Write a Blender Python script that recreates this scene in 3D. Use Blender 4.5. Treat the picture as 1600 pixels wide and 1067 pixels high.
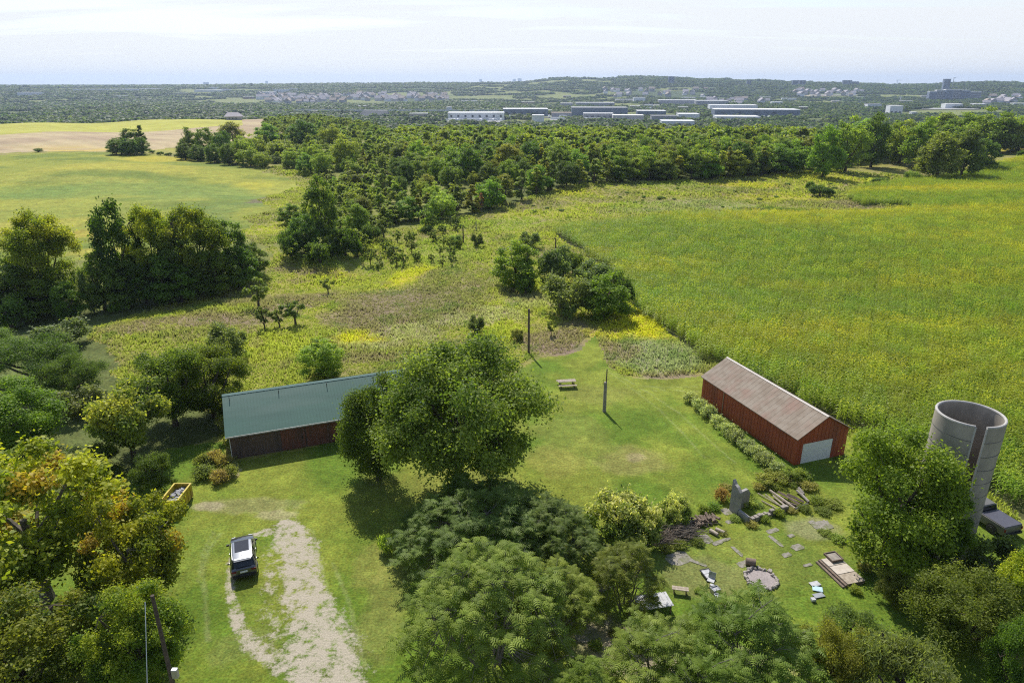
import bpy, math, random
import numpy as np
from mathutils import Vector, Matrix
random.seed(7); RNG = np.random.default_rng(7)
PI = math.pi
for o in list(bpy.data.objects): bpy.data.objects.remove(o)
S = bpy.context.scene
COL = S.collection

# ------------------------------------------------------------------ camera
PITCH = math.radians(20.72); HC = 34.0; FPX = 1600 * 24 / 36
cam_d = bpy.data.cameras.new('camera'); cam_d.lens = 24; cam_d.sensor_width = 36
cam_d.clip_start = 0.5; cam_d.clip_end = 40000
cam = bpy.data.objects.new('camera', cam_d); COL.objects.link(cam)
cam.location = (0, 0, HC); cam.rotation_euler = (PI / 2 - PITCH, 0, 0)
S.camera = cam
# ------------------------------------------------------------------ light
SUN_EL = math.radians(50); SUN_AZ = math.radians(-17)       # azimuth from +Y, negative = to the left
wd = bpy.data.worlds.new('World'); S.world = wd; wd.use_nodes = True
nt = wd.node_tree; nt.nodes.clear()
def N(nt, t, **k):
    n = nt.nodes.new(t)
    for a, b in k.items():
        if a == 'inp':
            for i, v in b.items(): n.inputs[i].default_value = v
        else: setattr(n, a, b)
    return n
def world():
    L = nt.links.new
    out = N(nt, 'ShaderNodeOutputWorld'); bg = N(nt, 'ShaderNodeBackground'); bg.inputs[1].default_value = 0.135
    sky = N(nt, 'ShaderNodeTexSky', sky_type='NISHITA', sun_disc=False)
    sky.sun_elevation = SUN_EL; sky.sun_rotation = SUN_AZ; sky.altitude = 300
    sky.air_density = 1.0; sky.dust_density = 0.8; sky.ozone_density = 1.2
    tc = N(nt, 'ShaderNodeTexCoord')
    # thin high cloud: project the direction on a plane overhead so the streaks close up toward the horizon
    sep = N(nt, 'ShaderNodeSeparateXYZ'); L(tc.outputs['Generated'], sep.inputs[0])
    mx = N(nt, 'ShaderNodeMath', operation='MAXIMUM'); L(sep.outputs[2], mx.inputs[0]); mx.inputs[1].default_value = 0.0
    ad = N(nt, 'ShaderNodeMath', operation='ADD'); L(mx.outputs[0], ad.inputs[0]); ad.inputs[1].default_value = 0.06
    dx = N(nt, 'ShaderNodeMath', operation='DIVIDE'); L(sep.outputs[0], dx.inputs[0]); L(ad.outputs[0], dx.inputs[1])
    dy = N(nt, 'ShaderNodeMath', operation='DIVIDE'); L(sep.outputs[1], dy.inputs[0]); L(ad.outputs[0], dy.inputs[1])
    cb = N(nt, 'ShaderNodeCombineXYZ'); L(dx.outputs[0], cb.inputs[0]); L(dy.outputs[0], cb.inputs[1])
    mp = N(nt, 'ShaderNodeMapping'); mp.inputs['Scale'].default_value = (0.22, 0.75, 1); mp.inputs['Rotation'].default_value = (0, 0, 0.18)
    mp.inputs['Location'].default_value = (3.1, 1.7, 0)
    L(cb.outputs[0], mp.inputs[0])
    n1 = N(nt, 'ShaderNodeTexNoise', inp={'Scale': 1.1, 'Detail': 7, 'Roughness': 0.58, 'Distortion': 0.5}); L(mp.outputs[0], n1.inputs[0])
    rp = N(nt, 'ShaderNodeMapRange', inp={'From Min': 0.40, 'From Max': 0.60, 'To Min': 0.30, 'To Max': 1.0}); L(n1.outputs[0], rp.inputs[0])
    # cloud veil thickens toward the horizon
    hz = N(nt, 'ShaderNodeMapRange', inp={'From Min': 0.0, 'From Max': 0.12, 'To Min': 0.85, 'To Max': 0.0}); L(sep.outputs[2], hz.inputs[0])
    a2 = N(nt, 'ShaderNodeMath', operation='ADD', use_clamp=True); L(rp.outputs[0], a2.inputs[0]); L(hz.outputs[0], a2.inputs[1])
    mul = N(nt, 'ShaderNodeMath', operation='MULTIPLY'); L(a2.outputs[0], mul.inputs[0]); fade = N(nt, 'ShaderNodeMapRange', inp={'From Min': 0.12, 'From Max': 0.40, 'To Min': 0.95, 'To Max': 0.10}); L(sep.outputs[2], fade.inputs[0]); L(fade.outputs[0], mul.inputs[1])
    mix = N(nt, 'ShaderNodeMix', data_type='RGBA')
    L(mul.outputs[0], mix.inputs[0]); L(sky.outputs[0], mix.inputs[6]); mix.inputs[7].default_value = (5.9, 6.05, 6.25, 1)
    L(mix.outputs[2], bg.inputs[0]); L(bg.outputs[0], out.inputs[0])
world()
sd = bpy.data.lights.new('sun', 'SUN'); sd.energy = 5.0; sd.angle = math.radians(0.53); sd.color = (1.0, 0.95, 0.86)
sun = bpy.data.objects.new('sun', sd); COL.objects.link(sun); sun.location = (0, 60, 90)
sdir = Vector((math.sin(SUN_AZ) * math.cos(SUN_EL), math.cos(SUN_AZ) * math.cos(SUN_EL), math.sin(SUN_EL)))
sun.rotation_euler = sdir.to_track_quat('Z', 'Y').to_euler()
S.view_settings.view_transform = 'Standard'; S.view_settings.look = 'None'
S.view_settings.exposure = 0.22; S.view_settings.gamma = 1.0
S.render.engine = 'CYCLES'
S.cycles.max_bounces = 6; S.cycles.diffuse_bounces = 3; S.cycles.transmission_bounces = 3; S.cycles.volume_bounces = 0
S.cycles.transparent_max_bounces = 4
S.cycles.use_denoising = False; S.cycles.filter_width = 1.15; S.cycles.sample_clamp_indirect = 4
S.render.resolution_x = 1024; S.render.resolution_y = 682

# ------------------------------------------------------------------ terrain
sP, cP = math.sin(PITCH), math.cos(PITCH)
def ss(a, b, x):
    t = np.clip((x - a) / (b - a), 0, 1); return t * t * (3 - 2 * t)
_RU = [-900, -200, 200, 300, 500, 600, 800, 850, 880, 905, 945, 985, 1040, 1080, 1150, 1200, 1300, 1400, 1480, 1540, 1600, 1900, 2600]
_RP = [-3, -4, -4, -3, -1, 0, 1, 4, 8, 7.5, 6, 9.5, 9, 7, 5, 3.5, 0.5, -2, -1, 2, 0, -1, -1]
def th(x, y):
    x = np.asarray(x, float); y = np.asarray(y, float)
    r = np.hypot(x, y)
    und = 1.3 * np.sin(x / 36 + 0.6) * np.cos(y / 47 + .5) + 0.8 * np.sin(x / 22 + y / 31) + .5 * np.sin(y / 17 - x / 40)
    z = ss(85, 170, r) * und * (1 - ss(900, 1600, r))
    # shallow gully on the left behind the maples
    gx = np.clip((x + 95) / 85, 0, 1); gy = 92 + 48 * gx
    z = z - 2.6 * np.exp(-((y - gy) / 13) ** 2) * ss(-12, -30, x) * ss(-200, -150, x)
    left = ss(-150, -500, x)
    right = ss(.42, .62, np.arctan2(x, np.maximum(y, 1)))
    lf = ss(-.12, -.30, np.arctan2(x, np.maximum(y, 1)))
    sh = np.maximum(lf * 1.0, right * .55)
    z = z - 36 * ss(330 + 330 * sh, 1050 + 500 * sh, r)
    # broad swells of the valley
    z = z + ss(1500, 2300, r) * (1 - ss(6500, 8500, r)) * (4 * np.sin(x / 310 + 1) * np.sin(y / 420) + 3 * np.sin(x / 170 + y / 260))
    u = 800 + FPX * x / np.maximum(y, 1) / cP
    u = np.where(y > 1, u, np.where(x > 0, 2600, -900))
    zr = 34 + np.interp(u, _RU, _RP) * 4.3 - 9
    k = ss(2700, 4600, r)
    z = z * (1 - k) + zr * k
    z = z * (1 - ss(5200, 7500, r)) + 6 * ss(5200, 7500, r)
    return z
_T = np.concatenate([np.linspace(15, 200, 1500), np.geomspace(200.2, 14000, 5000)])
def P(u, v):
    """ground point seen at a place of the photograph (1600 wide)"""
    xx = (u - 800) / FPX; yd = (v - 533.5) / FPX
    X = xx * _T; Y = (cP - yd * sP) * _T; Z = HC - (sP + yd * cP) * _T
    g = th(X, Y); b = np.nonzero(Z < g)[0]
    i = b[0] if len(b) else len(_T) - 1
    return Vector((float(X[i]), float(Y[i]), float(g[i])))
def proj(x, y, z):
    d = y * cP + (HC - z) * sP
    return 800 + FPX * x / d, 533.5 + FPX * ((HC - z) * cP - y * sP) / d
def depth(p): return p[1] * cP + (HC - p[2]) * sP
def height_to(p, v):
    lo, hi = 0, 200
    for _ in range(50):
        m = (lo + hi) / 2
        if proj(p[0], p[1], p[2] + m)[1] > v: lo = m
        else: hi = m
    return m

# value noise in numpy, for outlines and plant colours
_NT = RNG.random((256, 256))
def vnoise(x, y, s):
    x = np.asarray(x) / s + 500.3; y = np.asarray(y) / s + 500.7
    xi = np.floor(x).astype(int); yi = np.floor(y).astype(int); fx = x - xi; fy = y - yi
    fx = fx * fx * (3 - 2 * fx); fy = fy * fy * (3 - 2 * fy)
    g = lambda a, b: _NT[a % 256, b % 256]
    return (g(xi, yi) * (1 - fx) + g(xi + 1, yi) * fx) * (1 - fy) + (g(xi, yi + 1) * (1 - fx) + g(xi + 1, yi + 1) * fx) * fy
def fbm(x, y, s): return (vnoise(x, y, s) * .5 + vnoise(x + 91, y - 37, s / 2.1) * .3 + vnoise(x - 53, y + 77, s / 4.3) * .2)

# ------------------------------------------------------------------ helpers
def tag(o, label=None, cat=None, group=None, kind=None):
    if label: o['label'] = label
    if cat: o['category'] = cat
    if group: o['group'] = group
    if kind: o['kind'] = kind
    return o
def empty(name, loc, rz=0, label=None, cat=None, group=None):
    o = bpy.data.objects.new(name, None); COL.objects.link(o); o.location = loc; o.rotation_euler = (0, 0, rz)
    o.empty_display_size = .3
    return tag(o, label, cat, group)
def link(name, me, parent=None, loc=None):
    o = bpy.data.objects.new(name, me); COL.objects.link(o)
    if parent: o.parent = parent
    if loc is not None: o.location = loc
    return o
def np_mesh(name, V, F, mat, cols=None, extra=None, smooth=False):
    """V (n,3); F (m,k) index array or list of arrays; cols (n,3) per vertex colour"""
    me = bpy.data.meshes.new(name)
    Fs = F if isinstance(F, list) else [F]
    Fs = [f for f in Fs if len(f)]
    me.vertices.add(len(V)); me.vertices.foreach_set('co', np.asarray(V, np.float32).ravel())
    nl = sum(f.size for f in Fs); npoly = sum(len(f) for f in Fs)
    me.loops.add(nl); me.loops.foreach_set('vertex_index', np.concatenate([f.ravel() for f in Fs]).astype(np.int32))
    me.polygons.add(npoly)
    ks = np.concatenate([np.full(len(f), f.shape[1]) for f in Fs])
    me.polygons.foreach_set('loop_start', (np.cumsum(ks) - ks).astype(np.int32))
    if smooth: me.polygons.foreach_set('use_smooth', np.ones(npoly, bool))
    me.update(calc_edges=True)
    if cols is not None:
        a = me.color_attributes.new('Col', 'FLOAT_COLOR', 'POINT')
        c = np.ones((len(V), 4), np.float32); c[:, :3] = cols; a.data.foreach_set('color', c.ravel())
    for k, v in (extra or {}).items():
        a = me.attributes.new(k, 'FLOAT', 'POINT'); a.data.foreach_set('value', np.asarray(v, np.float32))
    me.materials.append(mat)
    return me

class MB:
    def __init__(s): s.V = []; s.F = []
    def add(s, vs, fs, M=None):
        b = len(s.V)
        for v in vs:
            v = Vector(v); s.V.append(M @ v if M else v)
        for f in fs: s.F.append([b + i for i in f])
        return s
    def box(s, x0, x1, y0, y1, z0, z1, M=None):
        return s.add([(x0,y0,z0),(x1,y0,z0),(x1,y1,z0),(x0,y1,z0),(x0,y0,z1),(x1,y0,z1),(x1,y1,z1),(x0,y1,z1)],
              [(3,2,1,0),(4,5,6,7),(0,1,5,4),(1,2,6,5),(2,3,7,6),(3,0,4,7)], M)
    def cbox(s, c, d, rz=0, rx=0, ry=0):
        M = Matrix.Translation(c) @ Matrix.Rotation(rz, 4, 'Z') @ Matrix.Rotation(ry, 4, 'Y') @ Matrix.Rotation(rx, 4, 'X')
        return s.box(-d[0]/2, d[0]/2, -d[1]/2, d[1]/2, -d[2]/2, d[2]/2, M)
    def prism(s, poly, a, b, fn):
        """poly: 2D outline; fn(p, t) -> 3D; from t=a to t=b"""
        n = len(poly); vs = [fn(p, a) for p in poly] + [fn(p, b) for p in poly]
        fs = [tuple(range(n))[::-1], tuple(range(n, 2*n))] + [(i, (i+1) % n, n + (i+1) % n, n + i) for i in range(n)]
        return s.add(vs, fs)
    def tube(s, pts, rad, n=8, cap=True):
        pts = [Vector(p) for p in pts]; b = len(s.V)
        if not hasattr(rad, '__len__'): rad = [rad] * len(pts)
        for i, p in enumerate(pts):
            t = (pts[min(i+1, len(pts)-1)] - pts[max(i-1, 0)]).normalized()
            a = t.cross(Vector((0.3, 0.9, 0.1))).normalized() if abs(t.z) > .9 else t.cross(Vector((0, 0, 1))).normalized()
            c = t.cross(a)
            for k in range(n):
                q = 2*PI*k/n; s.V.append(p + (a*math.cos(q) + c*math.sin(q)) * rad[i])
        for i in range(len(pts)-1):
            for k in range(n):
                s.F.append([b+i*n+k, b+i*n+(k+1) % n, b+(i+1)*n+(k+1) % n, b+(i+1)*n+k])
        if cap:
            s.F.append([b+k for k in range(n)][::-1]); e = b+(len(pts)-1)*n; s.F.append([e+k for k in range(n)])
        return s
    def loft(s, rings, cap=True):
        b = len(s.V); n = len(rings[0])
        for r in rings:
            for v in r: s.V.append(Vector(v))
        for i in range(len(rings)-1):
            for k in range(n): s.F.append([b+i*n+k, b+i*n+(k+1) % n, b+(i+1)*n+(k+1) % n, b+(i+1)*n+k])
        if cap:
            s.F.append([b+k for k in range(n)][::-1]); e = b+(len(rings)-1)*n; s.F.append([e+k for k in range(n)])
        return s
    def mesh(s, name, mat, smooth=False):
        me = bpy.data.meshes.new(name); me.from_pydata([tuple(v) for v in s.V], [], s.F); me.materials.append(mat)
        if smooth:
            me.polygons.foreach_set('use_smooth', [True]*len(me.polygons))
            me.set_sharp_from_angle(angle=math.radians(38))
        return me
    def build(s, name, mat, parent=None, smooth=False, bevel=0):
        import bmesh
        me = s.mesh(name, mat)
        bm = bmesh.new(); bm.from_mesh(me); bmesh.ops.recalc_face_normals(bm, faces=bm.faces)
        if bevel: bmesh.ops.bevel(bm, geom=bm.edges[:], offset=bevel, segments=1, affect='EDGES')
        bm.to_mesh(me); bm.free()
        if smooth:
            me.polygons.foreach_set('use_smooth', [True]*len(me.polygons)); me.set_sharp_from_angle(angle=math.radians(38))
        return link(name, me, parent)

# ------------------------------------------------------------------ materials
def newmat(name):
    m = bpy.data.materials.new(name); m.use_nodes = True; m.node_tree.nodes.clear(); return m, m.node_tree
def surf(name, c1, c2=None, scale=3, rough=.7, bump=.0, spec=.3, metal=0, c3=None, stretch=(1,1,1), contrast=(.35,.65), bscale=None, coat=0):
    m, t = newmat(name); L = t.links.new
    out = N(t, 'ShaderNodeOutputMaterial'); b = N(t, 'ShaderNodeBsdfPrincipled')
    b.inputs['Roughness'].default_value = rough; b.inputs['Specular IOR Level'].default_value = spec; b.inputs['Metallic'].default_value = metal
    b.inputs['Coat Weight'].default_value = coat
    L(b.outputs[0], out.inputs[0])
    c2 = c2 or tuple(x * .8 for x in c1)
    tc = N(t, 'ShaderNodeTexCoord'); mp = N(t, 'ShaderNodeMapping'); mp.inputs['Scale'].default_value = stretch; L(tc.outputs['Object'], mp.inputs[0])
    n = N(t, 'ShaderNodeTexNoise', inp={'Scale': scale, 'Detail': 6, 'Roughness': .62}); L(mp.outputs[0], n.inputs[0])
    mr = N(t, 'ShaderNodeMapRange', inp={'From Min': contrast[0], 'From Max': contrast[1]}); L(n.outputs[0], mr.inputs[0])
    mx = N(t, 'ShaderNodeMix', data_type='RGBA'); L(mr.outputs[0], mx.inputs[0]); mx.inputs[6].default_value = (*c1, 1); mx.inputs[7].default_value = (*c2, 1)
    src = mx.outputs[2]
    if c3:
        n2 = N(t, 'ShaderNodeTexNoise', inp={'Scale': scale * .31, 'Detail': 5, 'Roughness': .6}); L(mp.outputs[0], n2.inputs[0])
        m2 = N(t, 'ShaderNodeMapRange', inp={'From Min': .5, 'From Max': .68, 'To Max': .85}); L(n2.outputs[0], m2.inputs[0])
        mx2 = N(t, 'ShaderNodeMix', data_type='RGBA'); L(m2.outputs[0], mx2.inputs[0]); L(src, mx2.inputs[6]); mx2.inputs[7].default_value = (*c3, 1)
        src = mx2.outputs[2]
    L(src, b.inputs['Base Color'])
    if bump:
        nb = n
        if bscale:
            nb = N(t, 'ShaderNodeTexNoise', inp={'Scale': bscale, 'Detail': 4}); L(mp.outputs[0], nb.inputs[0])
        bp = N(t, 'ShaderNodeBump', inp={'Strength': 1.0, 'Distance': bump}); L(nb.outputs[0], bp.inputs['Height']); L(bp.outputs[0], b.inputs['Normal'])
    return m
def leafmat(name='leaves', trans=.46, rough=.55, rnd=.2, gain=1.6, warm=(1.1, 1, .8)):
    m, t = newmat(name); L = t.links.new
    out = N(t, 'ShaderNodeOutputMaterial'); b = N(t, 'ShaderNodeBsdfPrincipled'); tr = N(t, 'ShaderNodeBsdfTranslucent')
    b.inputs['Roughness'].default_value = rough; b.inputs['Specular IOR Level'].default_value = .22
    at = N(t, 'ShaderNodeAttribute', attribute_name='Col'); oi = N(t, 'ShaderNodeObjectInfo')
    m1 = N(t, 'ShaderNodeMix', data_type='RGBA', blend_type='MULTIPLY'); m1.inputs[0].default_value = 1
    L(at.outputs['Color'], m1.inputs[6]); L(oi.outputs['Color'], m1.inputs[7])
    hs = N(t, 'ShaderNodeHueSaturation'); L(m1.outputs[2], hs.inputs['Color'])
    r1 = N(t, 'ShaderNodeMapRange', inp={'To Min': 1 - rnd, 'To Max': 1 + rnd}); L(oi.outputs['Random'], r1.inputs[0]); L(r1.outputs[0], hs.inputs['Value'])
    r2 = N(t, 'ShaderNodeMath', operation='MULTIPLY'); L(oi.outputs['Random'], r2.inputs[0]); r2.inputs[1].default_value = 7.13
    r3 = N(t, 'ShaderNodeMath', operation='FRACT'); L(r2.outputs[0], r3.inputs[0])
    r4 = N(t, 'ShaderNodeMapRange', inp={'To Min': .485, 'To Max': .515}); L(r3.outputs[0], r4.inputs[0]); L(r4.outputs[0], hs.inputs['Hue'])
    ga = N(t, 'ShaderNodeMix', data_type='RGBA', blend_type='MULTIPLY'); ga.inputs[0].default_value = 1; L(hs.outputs[0], ga.inputs[6]); ga.inputs[7].default_value = (gain*warm[0], gain*warm[1], gain*warm[2], 1); hs = ga; hso = ga.outputs[2]
    L(hso, b.inputs['Base Color'])
    br = N(t, 'ShaderNodeMix', data_type='RGBA', blend_type='MULTIPLY'); br.inputs[0].default_value = 1; L(hso, br.inputs[6]); br.inputs[7].default_value = (1.9, 1.95, .8, 1)
    L(br.outputs[2], tr.inputs[0])
    ms = N(t, 'ShaderNodeMixShader'); ms.inputs[0].default_value = trans; L(b.outputs[0], ms.inputs[1]); L(tr.outputs[0], ms.inputs[2]); L(ms.outputs[0], out.inputs[0])
    return m
def groundmat(name, fine=9, fc=.5, mid=1.2, mc=.35, bump=.03, rough=.95, gravel=None, streak=None):
    """plant cover / soil: vertex colour of the plants, broken up by noise"""
    m, t = newmat(name); L = t.links.new
    out = N(t, 'ShaderNodeOutputMaterial'); b = N(t, 'ShaderNodeBsdfPrincipled'); b.inputs['Roughness'].default_value = rough; b.inputs['Specular IOR Level'].default_value = .12
    at = N(t, 'ShaderNodeAttribute', attribute_name='Col'); tc = N(t, 'ShaderNodeTexCoord')
    n1 = N(t, 'ShaderNodeTexNoise', inp={'Scale': fine, 'Detail': 5, 'Roughness': .7}); L(tc.outputs['Object'], n1.inputs[0])
    n2 = N(t, 'ShaderNodeTexNoise', inp={'Scale': mid, 'Detail': 5, 'Roughness': .65, 'Distortion': .3}); L(tc.outputs['Object'], n2.inputs[0])
    a = N(t, 'ShaderNodeMapRange', inp={'From Min': .25, 'From Max': .75, 'To Min': 1 - fc, 'To Max': 1 + fc}); L(n1.outputs[0], a.inputs[0])
    c = N(t, 'ShaderNodeMapRange', inp={'From Min': .25, 'From Max': .75, 'To Min': 1 - mc, 'To Max': 1 + mc}); L(n2.outputs[0], c.inputs[0])
    ml = N(t, 'ShaderNodeMath', operation='MULTIPLY'); L(a.outputs[0], ml.inputs[0]); L(c.outputs[0], ml.inputs[1])
    hs = N(t, 'ShaderNodeHueSaturation'); L(at.outputs['Color'], hs.inputs['Color']); L(ml.outputs[0], hs.inputs['Value'])
    n3 = N(t, 'ShaderNodeTexNoise', inp={'Scale': mid * 2.3, 'Detail': 4}); L(tc.outputs['Object'], n3.inputs[0])
    h = N(t, 'ShaderNodeMapRange', inp={'From Min': .3, 'From Max': .7, 'To Min': .485, 'To Max': .515}); L(n3.outputs[0], h.inputs[0]); L(h.outputs[0], hs.inputs['Hue'])
    src = hs.outputs[0]
    if gravel:
        g = N(t, 'ShaderNodeAttribute', attribute_name='gravel')
        n4 = N(t, 'ShaderNodeTexNoise', inp={'Scale': 1.1, 'Detail': 9, 'Roughness': .8}); L(tc.outputs['Object'], n4.inputs[0])
        s0 = N(t, 'ShaderNodeMapRange', inp={'From Min': .3, 'From Max': .7, 'To Min': -.42, 'To Max': .42}); L(n4.outputs[0], s0.inputs[0])
        s1 = N(t, 'ShaderNodeMath', operation='ADD'); L(g.outputs['Fac'], s1.inputs[0]); L(s0.outputs[0], s1.inputs[1])
        s2 = N(t, 'ShaderNodeMapRange', inp={'From Min': .40, 'From Max': .62}); L(s1.outputs[0], s2.inputs[0])
        n5 = N(t, 'ShaderNodeTexNoise', inp={'Scale': 11, 'Detail': 6, 'Roughness': .8}); L(tc.outputs['Object'], n5.inputs[0])
        gr = N(t, 'ShaderNodeMapRange', inp={'From Min': .3, 'From Max': .7}); L(n5.outputs[0], gr.inputs[0])
        gm = N(t, 'ShaderNodeMix', data_type='RGBA'); L(gr.outputs[0], gm.inputs[0]); gm.inputs[6].default_value = (.25, .215, .155, 1); gm.inputs[7].default_value = (.52, .47, .38, 1)
        fm = N(t, 'ShaderNodeMix', data_type='RGBA'); L(s2.outputs[0], fm.inputs[0]); L(src, fm.inputs[6]); L(gm.outputs[2], fm.inputs[7]); src = fm.outputs[2]
    L(src, b.inputs['Base Color'])
    if bump:
        bp = N(t, 'ShaderNodeBump', inp={'Strength': 1.0, 'Distance': bump}); L(n1.outputs[0], bp.inputs['Height']); L(bp.outputs[0], b.inputs['Normal'])
    L(b.outputs[0], out.inputs[0])
    return m
HAZE = 0.000075
M = {}
M['leaf'] = leafmat()
M['corn'] = None
M['bark'] = surf('bark', (.11,.085,.065), (.055,.042,.033), 6, .9, .02)
M['bark_grey'] = surf('grey_bark', (.2,.175,.15), (.11,.095,.08), 6, .9, .02)
M['concrete'] = surf('weathered_concrete', (.36,.345,.32), (.23,.22,.21), 1.4, .9, .012, c3=(.29,.26,.22))
M['wood_pale'] = surf('pale_weathered_wood', (.42,.36,.29), (.26,.21,.16), 5, .85, .006)
M['wood_dark'] = surf('dark_wood', (.14,.105,.08), (.07,.05,.04), 5, .85, .006)
M['wood_grey'] = surf('grey_weathered_wood', (.33,.30,.27), (.19,.165,.14), 5, .85, .006)
M['wood_brown'] = surf('brown_weathered_wood', (.22,.165,.125), (.12,.09,.07), 5, .85, .006)
M['slab'] = surf('old_slab', (.30,.27,.24), (.15,.145,.10), 4, .95, .008, c3=(.13,.15,.045))
M['sheet'] = surf('pale_sheet', (.50,.50,.51), (.34,.34,.35), 3.5, .6); M['blue'] = surf('light_blue_paint', (.42,.58,.62), (.36,.5,.54), 3, .6)
M['white'] = surf('white_paint', (.74,.75,.76), (.64,.65,.66), 3, .5)
M['metal_grey'] = surf('grey_metal', (.42,.43,.44), (.33,.34,.35), 3, .4, metal=.6)
M['dark_metal'] = surf('dark_metal', (.05,.05,.055), (.03,.03,.03), 3, .5, metal=.5)
M['tyre'] = surf('tyre_rubber', (.02,.02,.02), (.03,.03,.03), 5, .85)
M['glass'] = surf('dark_glass', (.012,.014,.018), (.016,.018,.022), 3, .08, spec=.6)

# ------------------------------------------------------------------ ground, split into its covers
def poly_px(pts): return np.array([tuple(P(u, v))[:2] for u, v in pts])
def inside(x, y, poly):
    r = np.zeros(np.shape(x), bool); j = len(poly) - 1
    for i in range(len(poly)):
        xi, yi = poly[i]; xj, yj = poly[j]
        c = ((yi > y) != (yj > y)) & (x < (xj - xi) * (y - yi) / (yj - yi + 1e-12) + xi)
        r ^= c; j = i
    return r
def seg_dist(x, y, pts, ws):
    """distance to a polyline divided by its local half width"""
    best = np.full(np.shape(x), 1e9)
    for (a, b, wa, wb) in zip(pts[:-1], pts[1:], ws[:-1], ws[1:]):
        dx, dy = b[0]-a[0], b[1]-a[1]; t = np.clip(((x-a[0])*dx + (y-a[1])*dy) / (dx*dx+dy*dy), 0, 1)
        d = np.hypot(x-a[0]-t*dx, y-a[1]-t*dy) / (wa + (wb-wa)*t); best = np.minimum(best, d)
    return best
def blob(u, v, ru, rv):
    c = P(u, v); a = P(u, v - rv); b = P(u, v + rv)
    return (c.x, c.y, ru * depth(c) / FPX, max(.5, abs(a.y - b.y) / 2))
def blobw(x, y, bl, warp=.5):
    cx, cy, rx, ry = bl
    d = np.hypot((x-cx)/rx, (y-cy)/ry) + warp * (fbm(x, y, max(1.5, min(rx, ry))) - .5) * 1.6
    return 1 - ss(.65, 1.15, d)

POLY = {
 'corn': poly_px([(988,478),(1045,520),(1098,560),(1200,612),(1335,668),(1420,705),(1500,742),(1600,812),(1720,880),(2300,1150),(2700,760),(2300,330),(1750,232),(1600,250),(1545,262),(1440,283),(1390,291),(1345,297),(1322,310),(1345,322),(1415,322),(1420,332),(1350,338),(1240,341),(1060,341),(1000,350),(930,355),(862,366),(905,390),(955,425)]),
 'lawn': poly_px([(-400,1300),(-300,900),(200,760),(262,700),(345,690),(360,720),(345,752),(375,745),(372,720),(530,690),(700,640),(845,560),(880,556),(905,548),(926,522),(940,548),(955,572),(975,588),(1010,594),(1060,592),(1098,587),(1140,600),(1340,690),(1420,725),(1500,760),(1600,830),(1800,930),(2400,1250),(2400,1500)]),
 'soy': poly_px([(-500,300),(-500,250),(0,243),(110,238),(225,240),(330,252),(420,270),(470,283),(462,295),(425,305),(405,315),(430,325),(415,335),(380,340),(395,352),(330,380),(180,400),(0,425),(-500,470)]),
 'tan': poly_px([(-500,238),(-500,186),(0,184),(180,187),(300,184),(400,184),(470,192),(450,212),(350,222),(260,232),(180,238),(0,239)]),
 'farfield': poly_px([(-500,181),(-500,176),(40,176),(215,173),(217,184),(110,189),(0,186)]),
 'wood': poly_px([(425,385),(470,405),(560,395),(600,360),(700,345),(760,330),(850,300),(905,288),(1000,283),(1100,280),(1200,274),(1260,264),(1310,254),(1400,241),(1440,250),(1560,225),(1640,195),(1900,195),(1900,176),(1200,176),(700,186),(420,190),(400,252),(470,268),(520,290),(500,330)]),
 'gully': poly_px([(-400,700),(-400,440),(0,420),(60,400),(230,400),(380,370),(430,400),(400,430),(250,480),(180,500),(140,520),(190,580),(230,640),(330,640),(345,680),(262,705),(150,760),(0,800)]),
}
MEADOW = []   # (blob, colour, strength) of the plants that grow there
def mb(u, v, ru, rv, c, s=.8): MEADOW.append((blob(u, v, ru, rv), np.array(c), s))
YEL = (.32,.30,.05); GLD=(.42,.35,.03); OLV = (.19,.165,.08); PUR = (.215,.16,.115); PAL = (.34,.30,.19); GRN = (.10,.15,.03); LIM = (.25,.29,.05); DUS = (.25,.25,.14)
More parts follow.
